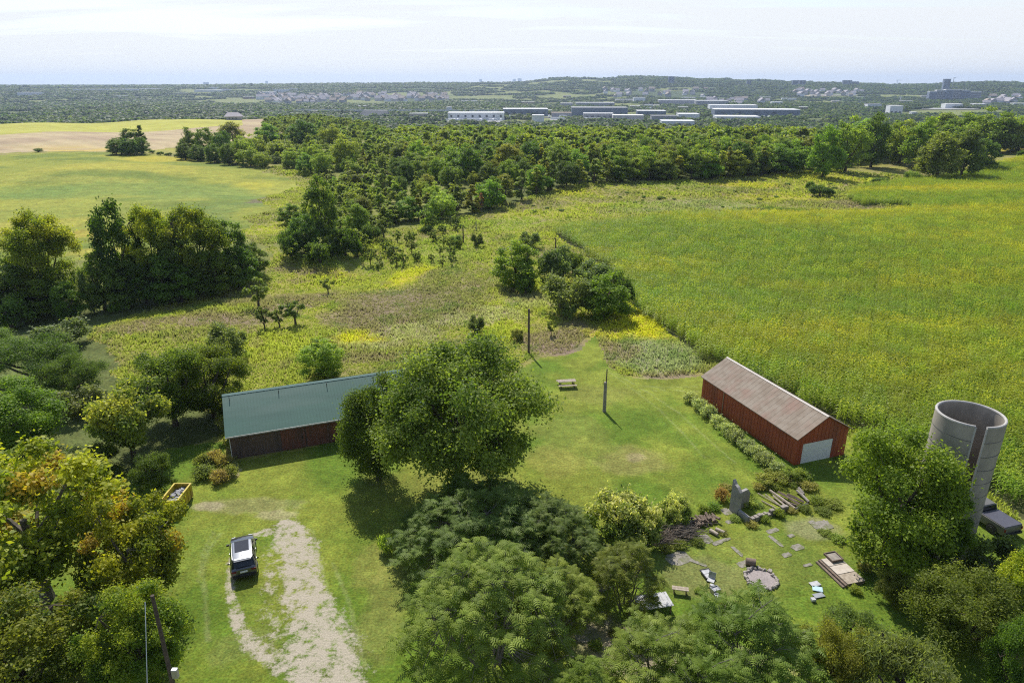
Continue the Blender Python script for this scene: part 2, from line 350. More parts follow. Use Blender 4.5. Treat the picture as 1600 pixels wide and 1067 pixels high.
for a in [(590,450,90,30,YEL,.35),(640,430,34,14,GLD,.55),(618,445,20,12,GLD,.45),(560,530,50,16,GLD,.85),(420,545,60,30,YEL,.6),(330,560,50,20,YEL,.5),(480,440,60,12,YEL,.55),
          (520,430,40,8,GLD,.4),(430,470,120,10,PUR,.7),(300,500,130,9,PUR,.8),(200,515,70,8,PUR,.7),(480,425,50,6,PUR,.6),(650,485,120,38,OLV,1),(600,470,80,20,PUR,.5),(560,500,70,18,PUR,.6),
          (690,470,80,24,OLV,.8),(640,520,60,12,PAL,.55),(700,440,70,22,OLV,.7),(720,500,50,10,PAL,.5),(780,490,40,14,PAL,.6),(790,520,45,16,YEL,.65),(860,530,62,20,PUR,.85),(900,515,40,12,PUR,.7),(880,545,50,8,PUR,.9),
          (1000,500,65,26,GLD,.75),(975,520,50,14,GLD,.6),(1030,522,40,10,GLD,.7),(1010,545,70,18,DUS,.5),(1040,560,70,26,DUS,.9),(1000,560,60,30,DUS,.7),(970,550,30,16,PUR,.75),(1050,588,60,6,PUR,.7),(945,545,18,22,PUR,.5),
          (480,360,40,20,LIM,.5),(430,320,30,12,YEL,.4),(440,355,34,10,YEL,.6),(400,430,40,10,LIM,.5),(560,560,90,8,PUR,.6),(600,540,60,8,PAL,.5),
          (560,410,70,16,LIM,.5),(700,390,60,20,LIM,.4),(830,320,60,10,OLV,.7),(880,335,90,8,YEL,.5),(800,350,60,10,LIM,.4),(900,300,60,6,GLD,.4),(960,300,60,6,OLV,.6),(1050,290,90,8,LIM,.4),
          (1120,300,90,10,OLV,.4),(1160,290,70,4,GLD,.6),(1180,275,90,4,GLD,.5),(1280,275,80,8,GLD,.35),(1220,310,80,8,GLD,.4),(1100,320,70,8,DUS,.5),(1300,320,90,8,OLV,.5),(1330,318,40,5,PUR,.6),(1360,325,40,4,PUR,.6),
          (1200,330,60,4,GRN,.7),(1030,330,90,5,DUS,.4),(1580,235,40,8,GLD,.6),(1000,320,60,6,LIM,.4),(720,320,30,6,LIM,.3),(680,350,80,10,LIM,.4),(560,380,60,10,YEL,.3),(860,395,60,14,OLV,.4),(840,470,60,14,PAL,.5),(820,465,50,10,PUR,.4),
          (345,740,30,24,DUS,.8),(320,700,30,20,LIM,.4)]: mb(*a)
def col_meadow(x, y):
    n = fbm(x, y, 9); n2 = fbm(x+300, y, 3.2); n3 = fbm(x-100, y+60, 26)
    c = np.array((.25,.24,.055)) * (1 + .0 * n)[..., None]
    c = c + (np.array(YEL) - c) * (ss(.50, .64, n3) * .5)[..., None]
    c = c + (np.array(OLV) - c) * (ss(.5, .36, n) * .55)[..., None]
    for bl, cc, s in MEADOW:
        w = blobw(x, y, bl, .8) * s; c = c + (cc - c) * w[..., None]
    c = c + (np.array(PUR) - c) * (ss(.62, .72, n2) * .45)[..., None]
    c = c + (np.array(GRN) - c) * (ss(.36, .28, n2) * .4)[..., None]
    return c
SOY = [(blob(60,340,140,30),(.25,.27,.05),.6),(blob(200,260,120,8),(.34,.31,.05),.7),(blob(240,250,60,5),(.40,.34,.04),.7),(blob(50,355,90,14),(.34,.30,.05),.55),(blob(130,365,60,8),(.38,.31,.05),.6),(blob(395,290,30,8),(.36,.33,.04),.6),(blob(260,300,200,14),(.14,.21,.05),.6),(blob(30,300,100,10),(.14,.22,.05),.5),(blob(330,330,60,18),(.13,.19,.05),.6),(blob(100,280,140,6),(.30,.30,.06),.5),(blob(150,392,60,8),(.36,.30,.05),.5),(blob(412,312,16,6),(.15,.12,.08),.8)]
def col_soy(x, y):
    n = fbm(x, y * 1.5, 22); c = np.array((.225,.245,.04)) + (np.array((.15,.19,.035)) - np.array((.225,.245,.04))) * ss(.4,.6,n)[..., None]
    c = c + (np.array((.30,.30,.05)) - c) * (ss(.5,.68,fbm(x+70, y, 34))*.7)[..., None]
    for bl, cc, s in SOY: c = c + (np.array(cc) - c) * (blobw(x, y, bl, .8) * s)[..., None]
    return c
def col_tan(x, y):
    n = fbm(x, y, 40); c = np.array((.40,.32,.19)) + (np.array((.33,.25,.16)) - np.array((.40,.32,.19))) * ss(.4,.6,n)[..., None]
    c = c * (1 + .07 * np.sin((x*.55 + y*.85) / 2.6 + 3*vnoise(x, y, 30)))[..., None]
    w = ss(500, 430, np.hypot(x, y)) * ss(.35,.6,fbm(x,y,30)); c = c + (np.array((.48,.36,.07)) - c) * (w*.8)[..., None]
    return c
def col_far(x, y): return np.array((.36,.35,.07)) * (0.8 + .4*fbm(x, y, 40))[..., None]
def col_wood(x, y):
    c = np.array((.10,.12,.035)) * (.7 + .6*fbm(x, y, 6))[..., None]; k = ss(-.02, -.10, np.arctan2(x, np.maximum(y, 1))) * ss(120, 160, np.hypot(x, y)) * .8
    return c + (np.array((.21,.22,.055)) * (.75 + .5*fbm(x, y, 9))[..., None] - c) * k[..., None]
def col_corn(x, y): return np.array((.07,.075,.03)) * (.7 + .6*fbm(x, y, 3))[..., None]
DRIVE_R = [P(*q)[:2] for q in [(447,822),(462,850),(470,890),(478,930),(492,975),(505,1020),(505,1100),(505,1250)]]
W_R = [1.1,1.6,1.5,1.5,1.9,2.3,2.7,2.7]
DRIVE_L = [P(*q)[:2] for q in [(440,826),(405,834),(375,850),(362,880),(360,930),(372,975),(400,1012),(450,1040),(490,1050)]]
W_L = [.8,.55,.5,.45,.45,.6,.8,1.0,1.4]
DRIVE_C = [P(*q)[:2] for q in [(430,850),(430,900),(430,960),(450,1010)]]
LAWN = [(blob(390,790,80,14),(.25,.23,.11),.5),(blob(325,792,30,8),(.34,.29,.19),.65),(blob(430,805,40,8),(.33,.29,.17),.6),(blob(600,950,40,80),(.22,.22,.06),.5),(blob(580,880,30,40),(.24,.23,.06),.45),(blob(900,680,60,40),(.2,.22,.045),.5),(blob(985,720,60,22),(.23,.21,.07),.55),(blob(992,715,16,8),(.27,.22,.12),.6),(blob(930,620,60,20),(.2,.2,.05),.4),(blob(860,720,50,30),(.22,.2,.05),.4),(blob(380,1010,60,30),(.17,.19,.05),.5),
        (blob(1150,880,160,60),(.16,.19,.04),.5),(blob(1100,900,60,30),(.24,.21,.1),.35),(blob(1010,1000,70,30),(.25,.21,.14),.6),(blob(900,985,70,34),(.30,.25,.18),.75),(blob(1000,1020,90,40),(.30,.25,.19),.8),(blob(1150,1040,90,30),(.27,.23,.16),.6),(blob(1270,830,40,20),(.24,.22,.14),.5),(blob(700,760,120,40),(.2,.2,.05),.4),(blob(310,860,30,60),(.15,.21,.03),.4)]
TRK = [([P(*q)[:2] for q in [(950,580),(985,605),(1030,640),(1070,680),(1100,715)]], .10), ([P(*q)[:2] for q in [(960,583),(1010,612),(1060,645),(1110,690),(1150,725)]], .10),
       ([P(*q)[:2] for q in [(985,600),(1030,606),(1090,604)]], .12), ([P(*q)[:2] for q in [(1000,612),(1040,610),(1090,612)]], .1),
       ([P(*q)[:2] for q in [(345,835),(325,860),(317,890),(322,950),(325,1000)]], .16), ([P(*q)[:2] for q in [(335,830),(316,865),(310,910)]], .10),
       ([P(*q)[:2] for q in [(488,830),(505,900),(530,980),(550,1067)]], .14), ([P(*q)[:2] for q in [(520,880),(545,940),(570,1040)]], .14)]
def col_lawn(x, y):
    n = fbm(x, y, 7); n2 = fbm(x+40, y+9, 2.4)
    a, b = np.array((.105,.165,.018)), np.array((.18,.21,.03))
    c = a + (b - a) * ss(.35,.65,n)[..., None]
    for bl, cc, s in LAWN: c = c + (np.array(cc) - c) * (blobw(x, y, bl, .7) * s)[..., None]
    for pts, w in TRK:
        k = (1 - ss(.6, 1.3, seg_dist(x, y, pts, [w]*len(pts)))) * (.35 + .5*vnoise(x, y, .9)); c = c + (np.array((.24,.27,.10)) - c) * k[..., None] * .7
    c = c * (.72 + .56*n2)[..., None] * (.88 + .24*vnoise(x+7, y+3, .7))[..., None]
    return c
def gravel_w(x, y):
    r = 1 - ss(.5, 1.8, seg_dist(x, y, DRIVE_R, W_R)); l = (1 - ss(.4, 1.7, seg_dist(x, y, DRIVE_L, W_L))) * .95
    c = (1 - ss(.3, 1.3, seg_dist(x, y, DRIVE_C, [1.4,1.8,1.8,1.5]))) * .40
    return np.maximum(np.maximum(r * .62, l * .58), c) 

def region(x, y):
    """0 meadow 1 woodland floor 2 soy 3 tan 4 far field 5 corn soil 6 lawn 7 drive 8 gully"""
    w = 1.2 * (vnoise(x, y, 2.5) - .5) * ss(20, 90, np.hypot(x, y)) * 2; w2 = 1.2 * (vnoise(x+50, y+80, 2.5) - .5) * 2 * ss(20, 90, np.hypot(x, y))
    far = 1 + np.hypot(x, y) / 120
    X = x + w * far * .5; Y = y + w2 * far * .5
    R = np.zeros(np.shape(x), int)
    R[inside(X, Y, POLY['wood'])] = 1; R[inside(X, Y, POLY['gully'])] = 8
    R[inside(X, Y, POLY['soy'])] = 2; R[inside(X, Y, POLY['tan'])] = 3; R[inside(X, Y, POLY['farfield'])] = 4
    Xs = x + w * .35; Ys = y + w2 * .35
    rr = np.hypot(x, y); az = np.arctan2(x, np.maximum(y, 1)); R[(R == 0) & (az < -.2) & (rr > 560)] = 3; R[(R == 3) & (az < -.36) & (rr > 610 + 60*(fbm(x, y, 200) - .5))] = 4
    R[inside(Xs, Ys, POLY['corn'])] = 5; R[inside(Xs, Ys, POLY['lawn'])] = 6
    R[(R == 6) & (gravel_w(x, y) > .03)] = 7
    return R
def make_ground():
    az = np.concatenate([np.arange(-1.25, -.8601, .012), np.arange(-.86, .8601, .0042), np.arange(.872, 1.25, .012)]); lr = [14.0]
    while lr[-1] < 1150: lr.append(lr[-1] * (1.0045 if lr[-1] < 250 else 1.009))
    r = np.array(lr); A, Rr = np.meshgrid(az, r); X = Rr*np.sin(A); Y = Rr*np.cos(A); Z = th(X, Y)
    nr, na = X.shape; idx = np.arange(nr*na).reshape(nr, na)
    Q = np.stack([idx[:-1,:-1], idx[:-1,1:], idx[1:,1:], idx[1:,:-1]], -1).reshape(-1, 4)[:, ::-1]
    xc = (X[:-1,:-1]+X[1:,1:])/2; yc = (Y[:-1,:-1]+Y[1:,1:])/2
    reg = region(xc, yc).ravel()
    V = np.stack([X.ravel(), Y.ravel(), Z.ravel()], 1)
    spec = [(0,'meadow',col_meadow,groundmat('meadow_plants',3.5,.42,.5,.25,.10)),(1,'woodland_floor',col_wood,groundmat('leaf_litter',3,.5,.5,.4,.1)),
            (2,'soybean_field',col_soy,groundmat('soybean_leaves',1.6,.5,.25,.3,.25)),(3,'stubble_field',col_tan,groundmat('stubble',2,.2,.2,.15,.03)),
            (4,'far_field',col_far,groundmat('far_crop',1,.25,.1,.2,.05)),(5,'corn_field_soil',col_corn,groundmat('field_soil',6,.5,1,.3,.03)),
            (6,'lawn',col_lawn,groundmat('mown_grass',5.5,.62,1.3,.28,.09)),(7,'driveway',col_lawn,groundmat('gravel_and_grass',5.5,.62,1.3,.28,.08,gravel=True)),
            (8,'gully_floor',col_wood,groundmat('gully_undergrowth',3,.5,.5,.4,.1))]
    for k, name, cf, mat in spec:
        q = Q[reg == k]
        if not len(q): continue
        u, inv = np.unique(q.ravel(), return_inverse=True)
        v = V[u]; f = inv.reshape(-1, 4); ex = {}
        if k == 7: ex = {'gravel': gravel_w(v[:,0], v[:,1])}
        o = link(name, np_mesh(name, v, f, mat, cf(v[:,0], v[:,1]), ex, True)); tag(o, kind='structure')
    # the sheet that carries on to the horizon and round behind the camera
    ang = np.concatenate([np.linspace(-PI, -.85, 40), np.linspace(-.84, .84, 320), np.linspace(.85, PI, 40)])
    rr = np.concatenate([[0.5], np.geomspace(6, 1100, 60), np.geomspace(1120, 16000, 170)])
    A, Rr = np.meshgrid(ang, rr); X = Rr*np.sin(A); Y = Rr*np.cos(A); Z = th(X, Y)
    Z = Z - np.where((Rr < 1100), np.minimum(1.2, .4 + Rr*.002), 0.0)
    V = np.stack([X.ravel(), Y.ravel(), Z.ravel()], 1); nr, na = X.shape; idx = np.arange(nr*na).reshape(nr, na)
    Q = np.stack([idx[:-1,:-1], idx[:-1,1:], idx[1:,1:], idx[1:,:-1]], -1).reshape(-1, 4)[:, ::-1]
    n = fbm(V[:,0], V[:,1], 420); c = np.array((.06,.085,.03)) + (np.array((.17,.19,.06)) - np.array((.06,.085,.03))) * ss(.55,.62,n)[:, None]
    u, v = proj(V[:,0], V[:,1], V[:,2]); 
    for bl, cc in [(blob(740,190,45,2),(.5,.49,.46)),(blob(930,186,75,2.5),(.42,.42,.40)),(blob(1120,172,80,4),(.36,.36,.35)),(blob(1060,165,60,4),(.3,.3,.28)),(blob(1270,150,40,1.5),(.36,.30,.22)),(blob(1160,180,60,3),(.4,.4,.38))]:
        d = np.hypot((V[:,0]-bl[0])/bl[2], (V[:,1]-bl[1])/bl[3]); c = c + (np.array(cc) - c) * (1 - ss(.8, 1.05, d))[:, None]
    tag(link('ground', np_mesh('ground', V, Q, groundmat('far_ground',.05,.3,.01,.2,0), c, None, True)), kind='structure')
make_ground()

# ------------------------------------------------------------------ trees
def tubes(mbs, name, mat, parent=None): return mbs.mesh(name, mat)
def unit(n, rng):
    v = rng.normal(size=(n, 3)); return v / np.linalg.norm(v, axis=1)[:, None]
def leaf_quads(pos, nrm, size, rng, asp=.62, droop=0):
    n = len(pos); t = np.cross(nrm, unit(n, rng)); t /= np.linalg.norm(t, axis=1)[:, None] + 1e-9
    if droop: t[:, 2] -= droop; t /= np.linalg.norm(t, axis=1)[:, None]
    b = np.cross(nrm, t); b /= np.linalg.norm(b, axis=1)[:, None] + 1e-9
    s = (size * rng.uniform(.65, 1.35, n))[:, None] / 2
    V = np.stack([pos - t*s, pos + b*s*asp + nrm*s*.12, pos + t*s, pos - b*s*asp + nrm*s*.12], 1).reshape(-1, 3)
    F = np.arange(4*n).reshape(-1, 4)
    return V, F
def crown_lobes(shape, nl, rx, z0, z1, rng):
    zc, rz = (z0+z1)/2, (z1-z0)/2
    d = unit(nl * 3, rng)
    if shape == 'dome': d[:, 2] = np.abs(d[:, 2]) * 1.0 - .15
    d = d[:nl]; rad = rng.uniform(.45, .92, nl) ** .8
    p = d * rad[:, None]
    if shape == 'taper':
        h = rng.uniform(0, 1, nl) ** .8; a = rng.uniform(0, 2*PI, nl); w = (1 - h) ** .75 * .92 * np.sqrt(rng.uniform(.2, 1, nl)) * np.minimum(1, .45 + h * 3)
        p = np.stack([w*np.cos(a), w*np.sin(a), h*2-1], 1)
    elif shape == 'vase':
        k = .62 + .42 * (p[:, 2] + .3); p[:, 0] *= k; p[:, 1] *= k
    elif shape == 'dome':
        p[:, 2] = p[:, 2] * 1.6 - .5
    an = rng.uniform(0, 2*PI, 3); 
    wob = 1 + .13*np.sin(3*np.arctan2(p[:,1], p[:,0]) + an[0]) + .10*np.sin(5*np.arctan2(p[:,1], p[:,0]) + an[1])
    p[:, 0] *= wob; p[:, 1] *= wob
    return np.stack([p[:,0]*rx, p[:,1]*rx, zc + p[:,2]*rz], 1)
def lerpc(a, b, t): return np.array(a) + (np.array(b) - np.array(a)) * t[:, None]
def make_tree_mesh(name, shape, rx, H, h0, nleaf, leaf, cols, seed, nl=40, lobe=.27, limbs=6, tip=None, trunk_r=None, bark='bark', flat=.72, asp=.62, trunk=True, twigs=.55, droop=0):
    rng = np.random.default_rng(seed); z0, z1 = H*h0, H*.96
    lr0 = lobe * rx
    Lb = crown_lobes(shape, nl, rx - lr0*.55, z0 + lr0*.4, z1 - lr0*.3, rng)
    zt = (Lb[:, 2] - z0) / (z1 - z0)
    lr = lr0 * rng.uniform(.65, 1.25, nl) * (1 if shape != 'taper' else (1.15 - .7*zt))
    cnt = rng.multinomial(int(nleaf * .97), (lr**2) / (lr**2).sum())
    li = np.repeat(np.arange(nl), cnt); n = len(li)
    u = unit(n, rng); rad = rng.uniform(0, 1, n) ** .38 * (1 + .18*rng.normal(size=n))
    off = u * rad[:, None] * lr[li][:, None]; off[:, 2] *= flat
    # sub-clumps: pull leaves toward random points of the lobe so that it breaks into sprays
    ns = 9; sub = unit(nl*ns, rng) * .8; si = li*ns + rng.integers(0, ns, n)
    so = sub[si] * lr[li][:, None]; so[:, 2] *= flat
    off = off * .5 + so * .55 + rng.normal(size=(n, 3)) * (lr[li] * .10)[:, None]
    pos = Lb[li] + off
    ne = int(nleaf * .03); ee = rng.integers(0, nl, ne); pe = Lb[ee] + unit(ne, rng) * (lr[ee] * rng.uniform(.8, 1.25, ne))[:, None]
    pos = np.concatenate([pos, pe]); li = np.concatenate([li, ee]); u = np.concatenate([u, unit(ne, rng)])
    nr = u * .55 + unit(len(pos), rng) * .7 + np.array((0, 0, .45)); nr /= np.linalg.norm(nr, axis=1)[:, None]
    V, F = leaf_quads(pos, nr, leaf, rng, asp, droop)
    lt = rng.random(nl); t = np.clip(lt[li]*.55 + rng.random(len(pos))*.55 - .05, 0, 1)
    C = lerpc(cols[0], cols[1], t)
    if tip is not None:
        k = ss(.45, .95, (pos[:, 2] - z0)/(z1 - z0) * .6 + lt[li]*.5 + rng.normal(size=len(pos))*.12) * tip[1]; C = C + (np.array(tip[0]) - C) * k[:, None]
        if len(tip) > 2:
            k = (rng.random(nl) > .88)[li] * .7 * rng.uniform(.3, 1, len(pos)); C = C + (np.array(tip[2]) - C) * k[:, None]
    C = C * rng.uniform(.8, 1.2, len(pos))[:, None]
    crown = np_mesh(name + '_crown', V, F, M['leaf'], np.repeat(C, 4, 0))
    tm = None
    if trunk:
        tr = trunk_r or rx*.045 + .06; B = MB()
        top = H*(h0 + (1-h0)*.42); k = max(2, int(5)); ang = rng.uniform(0, 6)
        pts = [(0, 0, -.3)] + [(rng.normal()*.02*H*.3*i/k, rng.normal()*.02*H*.3*i/k, top*i/k) for i in range(1, k+1)]
        B.tube(pts, [tr*1.35] + [tr*(1 - .45*i/k) for i in range(1, k+1)], 8)
        lp = []
        for i in range(limbs):
            a = ang + i*2.4; zz = top*(.35 + .6*i/max(1, limbs-1)); s = pts[min(k, 1+int(zz/top*k*.99))]
            e = Vector((math.cos(a)*rx*.5, math.sin(a)*rx*.5, min(z1*.9, zz + (z1-z0)*rng.uniform(.2, .42)))); s = Vector((s[0]*.8, s[1]*.8, zz*.85))
            m_ = s.lerp(e, .5) + Vector((rng.normal()*.1, rng.normal()*.1, -(e.z-s.z)*.12)) * 1.0
            B.tube([s, m_, e], [tr*.55, tr*.4, tr*.22], 6, False); lp += [(s, tr*.3), (m_, tr*.28), (e, tr*.2)]
        lp += [(Vector(pts[-1]), tr*.3)]
        for i in range(nl):
            if rng.random() > twigs: continue
            c = Vector(Lb[i]); b = min(lp, key=lambda q: (q[0]-c).length)
            md = b[0].lerp(c, .5) + Vector((0, 0, -.08*(c-b[0]).length))
            B.tube([b[0], md, c], [b[1]*.6, b[1]*.4, b[1]*.15], 4, False)
        tm = B.mesh(name + '_trunk', M[bark], True)
    return dict(crown=crown, trunk=tm, rx=rx, H=H)
def make_sumac(name, rx, H, nros, fl, cols, seed, dens=9, thin=False, bark='bark_grey', bare=.12):
    """umbrella of drooping feather leaves on forking grey stems"""
    rng = np.random.default_rng(seed); VV = []; FF = []; CC = []; base = 0
    # one frond template: bent midrib with narrow leaflets both sides
    ks = 6; fr = []
    for i in range(1, ks+1):
        t = i/ks
        for sd in (-1, 1):
            L_ = .30 * math.sin(PI*min(1, t*.86+.14)) + .05
            c0 = np.array((t*.9, 0, -.42*t*t)); tp = c0 + np.array((.07+.05*t, sd*L_, -.10)); w = np.array((.075, 0, -.02))
            fr.append([c0 - w*.6, tp*.55 + c0*.45 - w*.7, tp, c0 + w])
    fr.append([np.array((0,.012,0)), np.array((.55,.012,-.13)), np.array((1,0,-.46)), np.array((.55,-.012,-.13))])
    T = np.array(fr)   # (k,4,3)
    B = MB(); tips = []; x_ = lambda q: q
    nm = 5 if thin else 8
    a0 = rng.uniform(0, 6)
    stems = []
    for i in range(nm):
        a = a0 + i*2.4; r = rx*rng.uniform(.25, .6); e = Vector((math.cos(a)*r, math.sin(a)*r, H*rng.uniform(.5, .72)))
        s = Vector((math.cos(a)*.12*rx, math.sin(a)*.12*rx, -.2)); m_ = s.lerp(e, .55) + Vector((0, 0, -.06*H))
        tr = .05 + .012*rx; B.tube([s, m_, e], [tr, tr*.75, tr*.5], 6); stems.append((e, tr*.5)); stems.append((m_, tr*.6))
    for i in range(nros):
        q = math.sqrt((i+.5)/nros) ; a = i*2.39996 + rng.normal()*.2; r = rx*q*(1 + .12*math.sin(3*a+a0) + .07*rng.normal())
        z = H*(1 - .48*(r/rx)**2.2) + rng.normal()*H*.05
        if math.sin(x_(1.9)*math.cos(a+a0) * r) * math.cos(x_(1.7)*math.sin(a+a0) * r + 1) > .62: continue
        if rng.random() < .35: z -= H*rng.uniform(.1, .35)
        z += H*.10*math.sin(r*1.6*math.cos(a)+a0) * math.sin(r*1.6*math.sin(a))
        tips.append((r*math.cos(a), r*math.sin(a), z))
    pr = []
    for x, y, z in tips:
        c = Vector((x, y, z-.05)); b = min(stems, key=lambda q: (q[0]-c).length); 
        if rng.random() < .6:
            md = b[0].lerp(c, .5) + Vector((rng.normal()*.1, rng.normal()*.1, -.06)); B.tube([b[0], md, c], [.026, .018, .012], 4, False)
        if len(stems) < 60 and rng.random() < .3: stems.append((b[0].lerp(c, .55), .03))
    for i in range(int(26*bare/.12)):
        t_ = Vector(tips[rng.integers(0, len(tips))]); d = Vector((-t_.x, -t_.y, 0)).normalized() + Vector(unit(1, rng)[0])*.5; d.z = -.2; L_ = rng.uniform(.8, 2.0); md = t_ + d*L_*.5 + Vector((0,0,-.12*L_)); B.tube([t_ + Vector((0,0,.12)), md, t_ + d*L_ + Vector((0,0,-.5*L_))], [.014, .024, .034], 5, False)
    for i, (x, y, z) in enumerate(tips):
        if rng.random() < bare and q > .2:
            for _ in range(3):
                d = Vector(unit(1, rng)[0]); d.z = abs(d.z)*.6; B.tube([(x, y, z-.4), Vector((x, y, z-.4)) + d*rng.uniform(.5, 1.1)], [.015, .006], 4, False)
            continue
        n = rng.integers(dens-2, dens+3); ph = rng.uniform(0, 6); lt = rng.random()
        for j in range(n):
            a = ph + j*2*PI/n + rng.normal()*.15; s = fl*rng.uniform(.75, 1.2); el = rng.uniform(-.15, .65)
            ca, sa = math.cos(a), math.sin(a); ce, se = math.cos(el), math.sin(el)
            R = np.array([[ca*ce, -sa, -ca*se], [sa*ce, ca, -sa*se], [se, 0, ce]])
            v = (T.reshape(-1, 3) * s) @ R.T + np.array((x, y, z)); VV.append(v)
            c = np.array(cols[0]) + (np.array(cols[1]) - np.array(cols[0])) * np.clip(lt*.6 + rng.random()*.5, 0, 1); CC.append(np.repeat([c*rng.uniform(.8, 1.2)], len(v), 0))
    V = np.concatenate(VV); C = np.concatenate(CC); F = np.arange(len(V)).reshape(-1, 4)
    return dict(crown=np_mesh(name+'_crown', V, F, M['leaf'], C), trunk=B.mesh(name+'_trunk', M[bark], True), rx=rx, H=H)

G1, G2 = (.045,.085,.014), (.105,.165,.025)         # mid green
D1, D2 = (.030,.058,.014), (.065,.105,.022)         # dark green
Y1, Y2 = (.075,.12,.015), (.19,.225,.028)           # yellow green
S1, S2 = (.085,.115,.05), (.17,.205,.105)           # silvery
O1, O2 = (.06,.075,.02), (.13,.14,.04)              # olive
K = {}
def kinds():
    K['oak'] = make_tree_mesh('oak','round',8.8,16,.05,80000,.26,(G1,(.12,.165,.04)),3,nl=85,lobe=.24,limbs=9,trunk_r=.42,twigs=.9)
    K['maple_a'] = make_tree_mesh('maple_a','round',6,13,.15,36000,.30,(Y1,(.16,.21,.025)),5,nl=60,lobe=.25,tip=((.22,.25,.022),.85,(.29,.19,.035)),limbs=7,twigs=.8,bark='bark_grey')
    K['maple_b'] = make_tree_mesh('maple_b','round',5,12,-.02,52000,.22,(G1,(.13,.18,.03)),6,nl=95,lobe=.26,tip=((.26,.26,.03),.4),limbs=7,twigs=.7)
    K['maple_c'] = make_tree_mesh('maple_c','vase',4.5,8,.12,20000,.26,((.05,.08,.02),(.13,.17,.04)),7,nl=44,lobe=.25,tip=((.25,.25,.05),.7),limbs=8,twigs=.9)
    K['broad_a'] = make_tree_mesh('broad_a','round',5,10,.0,42000,.19,(D1,(.09,.135,.022)),8,nl=50,lobe=.27)
    K['broad_b'] = make_tree_mesh('broad_b','round',5,10,.0,42000,.19,(G1,G2),9,nl=40,lobe=.30)
    K['locust'] = make_tree_mesh('locust','dome',5,6,.05,42000,.15,((.04,.08,.02),(.085,.145,.03)),10,nl=60,lobe=.24,flat=.5,asp=.4)
    K['cedar'] = make_tree_mesh('cedar','round',3,6.5,.02,34000,.15,((.06,.08,.02),(.13,.15,.045)),11,nl=60,lobe=.27,asp=.35,flat=1)
    K['willow'] = make_tree_mesh('willow','dome',4,5.5,.05,26000,.26,(S1,(.16,.21,.09)),12,nl=44,lobe=.28,asp=.24,droop=.6)
    K['sumac_a'] = make_sumac('sumac_a',5,5.2,470,.70,((.055,.095,.016),(.13,.175,.045)),21,7,bare=.2)
    K['sumac_b'] = make_sumac('sumac_b',4,4.4,330,.66,((.06,.10,.016),(.13,.175,.04)),22,8)
    K['sumac_c'] = make_sumac('sumac_c',2.8,3.6,190,.6,((.065,.105,.016),(.14,.185,.04)),23,8,thin=True)
    K['walnut'] = make_sumac('walnut',5.5,5.8,700,.6,((.045,.08,.018),(.12,.17,.045)),24,8,bare=.03)
    K['shrub_a'] = make_tree_mesh('shrub_a','dome',2,3,0,6500,.19,(G1,G2),31,nl=26,lobe=.32,limbs=4)
    K['shrub_b'] = make_tree_mesh('shrub_b','round',2,3,-.05,6500,.17,(S1,S2),32,nl=26,lobe=.32,limbs=4,bark='bark_grey')
    K['shrub_c'] = make_tree_mesh('shrub_c','dome',2,2.2,0,5000,.16,(D1,(.09,.13,.035)),33,nl=22,lobe=.34,limbs=4)
    K['bloom'] = make_tree_mesh('bloom','dome',3,3.2,0,22000,.17,((.07,.11,.025),(.16,.20,.05)),34,nl=60,lobe=.22,tip=((.46,.46,.26),.75),limbs=4)
    K['weed'] = make_tree_mesh('weed','dome',1,.9,0,1800,.12,((.11,.13,.06),(.24,.26,.14)),35,nl=18,lobe=.38,limbs=3)
    K['scrub'] = make_tree_mesh('scrub','round',1.1,3.4,.12,1500,.20,((.06,.09,.03),(.14,.18,.06)),36,nl=14,lobe=.36,limbs=3)
    mids = [('mid_a','round',G1,G2),('mid_b','round',D1,D2),('mid_c','round',(.055,.09,.02),(.14,.18,.035)),('mid_d','dome',O1,(.11,.14,.035))]
    for i, (n, sh, a, b) in enumerate(mids): K[n] = make_tree_mesh(n,sh,4.5,12,-.03,12000,.36,(tuple(q*1.4 for q in a),tuple(q*1.35 for q in b)),40+i,nl=60,lobe=.30,limbs=5,twigs=.4)
    K['taper_a'] = make_tree_mesh('taper_a','taper',2.4,10,.0,5200,.38,((.075,.11,.03),(.16,.21,.055)),50,nl=26,lobe=.34,limbs=3)
    K['taper_b'] = make_tree_mesh('taper_b','taper',2.2,11,.0,5200,.36,((.09,.12,.025),(.22,.235,.045)),51,nl=26,lobe=.34,limbs=3)
    K['bare'] = make_tree_mesh('bare','taper',2,7,.1,900,.3,((.13,.11,.08),(.24,.19,.15)),52,nl=26,lobe=.34,limbs=8,twigs=1,bark='bark_grey')
    for i in range(4): K['low%d' % i] = make_tree_mesh('low%d' % i,['round','round','dome','taper'][i],4.5,11,.0,1100,1.0,((.07,.11,.022),(.15,.20,.04)),60+i,nl=22,lobe=.34,trunk=False)
kinds()
NAMES = {}
def T(kind, ub, vb, w, vtop, label, tint=(1,1,1), name='tree', cat='tree', group=None, pos=None, ht=None, rz=None, parts=True):
    k = K[kind]; p = pos or P(ub, vb); h = ht or height_to(p, vtop)
    d = depth((p[0], p[1], p[2] + h*.6)); sx = (w * d / FPX / 2) / k['rx'] if w else h / k['H']
    r = rz if rz is not None else random.uniform(0, 6.28)
    e = empty(name, p, r, label, cat, group); e.scale = (sx, sx, h / k['H'])
    c = link('crown' if cat == 'tree' else 'foliage', k['crown'], e); c.color = (*tint, 1)
    if k['trunk'] and parts: link('trunk' if cat == 'tree' else 'stems', k['trunk'], e)
    return e

ORD = ['first','second','third','fourth','fifth','sixth','seventh','eighth','ninth','tenth','eleventh','twelfth','thirteenth','fourteenth','fifteenth','sixteenth','seventeenth','eighteenth','nineteenth','twentieth']
